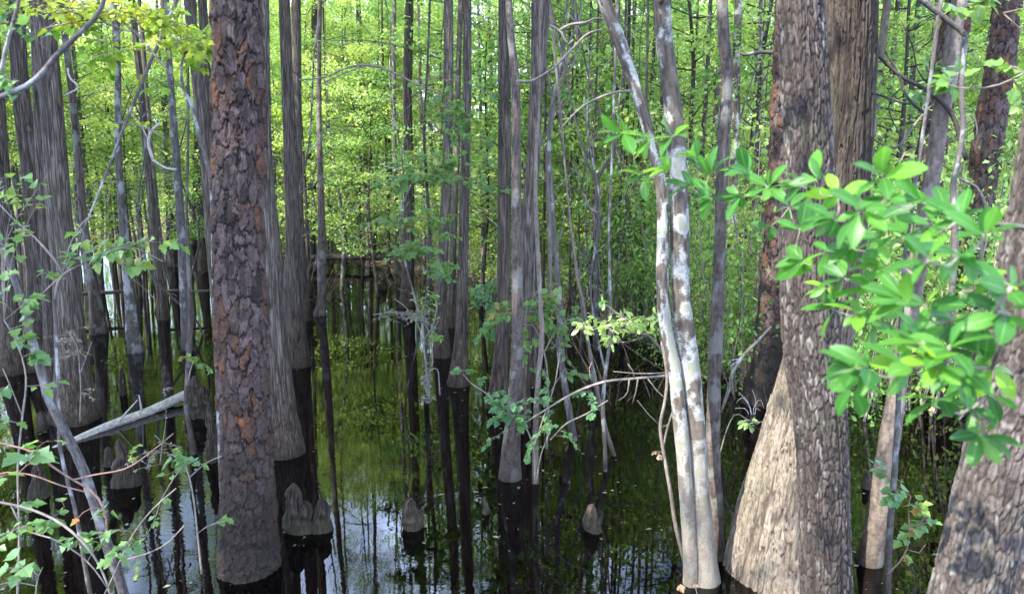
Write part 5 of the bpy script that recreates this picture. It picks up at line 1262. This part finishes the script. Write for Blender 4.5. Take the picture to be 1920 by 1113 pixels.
# far wood: reads as one green mass behind everything
mb = MB()
r = np.random.RandomState(12)
for _ in range(2600):
    px, y = r.uniform(-250, 2170), r.uniform(30, 52)
    x = (px - 960) / F * y
    z = float(ground_z(x, y)) + 0.7 + r.rand() ** 1.1 * (12.5 + 2.0 * math.sin(px * 0.012) + 1.8 * math.sin(px * 0.041 + 1) - (2.5 if 560 < px < 720 else 0))
    spray_leaves(mb, np.array((x, y, z)), 1.1, 0.3, 120, 0.15, KITE, 0, r.uniform(0.1, 0.75), 0.6)
for _ in range(170):
    px, y = r.uniform(-250, 2170), r.uniform(27, 46)
    x = (px - 960) / F * y
    tube(mb, [(x, y, -0.3, 0.14), (x + r.normal(0, .3), y, 7, 0.09), (x + r.normal(0, .5), y, 13, 0.04)], 6, 1.0, 1)
tag(link("far_woods", mb.mesh("far_woods", [M["leaf"], M["dim"]], False)), "bright green far wood closing off the background", "woods", None, "stuff")

# specks floating on the water, thicker against the trunks
mb = MB()
r = np.random.RandomState(8)
n_ = 900
yy = 3.2 + r.rand(n_) ** 1.4 * 12; xx = (r.uniform(-60, 1980, n_) - 960) / F * yy
ok = (yy < edge_y(xx)) & (np.sin(xx * 2.7 + 2) * np.sin(yy * 2.1 + xx) > 0.3)
xx, yy = xx[ok], yy[ok]
cx = [(o.location.x, o.location.y) for o in COL.objects if o.get("category") in ("tree", "cypress knee", "sapling") and o.location.y < 10]
ring = np.array([(x + 0.24 * math.cos(a) * q, y + 0.24 * math.sin(a) * q) for x, y in cx for a, q in zip(r.rand(9) * TAU, 0.4 + 2.2 * r.rand(9) ** 2)])
xx, yy = np.r_[xx, ring[:, 0]], np.r_[yy, ring[:, 1]]
add_leaves(mb, np.c_[xx, yy, np.full(len(xx), 0.004)], np.c_[r.normal(size=(len(xx), 2)), np.zeros(len(xx))], np.tile((0, 0, 1.0), (len(xx), 1)), 0.008 + 0.042 * r.rand(len(xx)) ** 3, tpl_kite(0.3, 0.03), 0)
tag(link("floating_leaves", mb.mesh("floating_leaves", M["dry"], False)), "dry leaf bits floating on the dark water", "floating leaves", None, "stuff")

# ground cover and litter on the banks
mb, ml = MB(), MB()
r = np.random.RandomState(4)
n_ = 90000
yy = 6 + r.rand(n_) ** 1.2 * 34; xx = (r.uniform(-100, 2020, n_) - 960) / F * yy
ok = yy > edge_y(xx) + 0.1
xx, yy = xx[ok], yy[ok]
zz = ground_z(xx, yy)
clump = np.sin(xx * 2.1 + 1) * np.sin(yy * 1.7) + 0.4 * np.sin(xx * 5) > -0.45
g = clump
add_leaves(mb, np.c_[xx, yy, zz + 0.02 + r.rand(len(xx)) ** 1.5 * 0.45][g], rand_dirs(int(g.sum()), 0.1), flat_normals(int(g.sum()), 0.6), (0.03 + 0.035 * r.rand(int(g.sum()))) * np.clip(yy[g] / 9, 1, 2.4), KITE, 0)
tag(link("undergrowth", mb.mesh("undergrowth", M["leaf"], False)), "low green undergrowth on the bank", "undergrowth", None, "stuff")
n_ = 16000
yy = 6 + r.rand(n_) ** 1.7 * 12; xx = (r.uniform(-100, 2020, n_) - 960) / F * yy
ok = yy > edge_y(xx) - 0.1
xx, yy = xx[ok], yy[ok]
add_leaves(ml, np.c_[xx, yy, np.maximum(ground_z(xx, yy), 0) + 0.012], np.c_[r.normal(size=(len(xx), 2)), r.normal(0, .15, len(xx))], flat_normals(len(xx), 0.35), 0.04 + 0.05 * r.rand(len(xx)), WIDE, 0)
tag(link("leaf_litter", ml.mesh("leaf_litter", M["tan"], False)), "dry brown leaf litter on the bank", "leaf litter", None, "stuff")
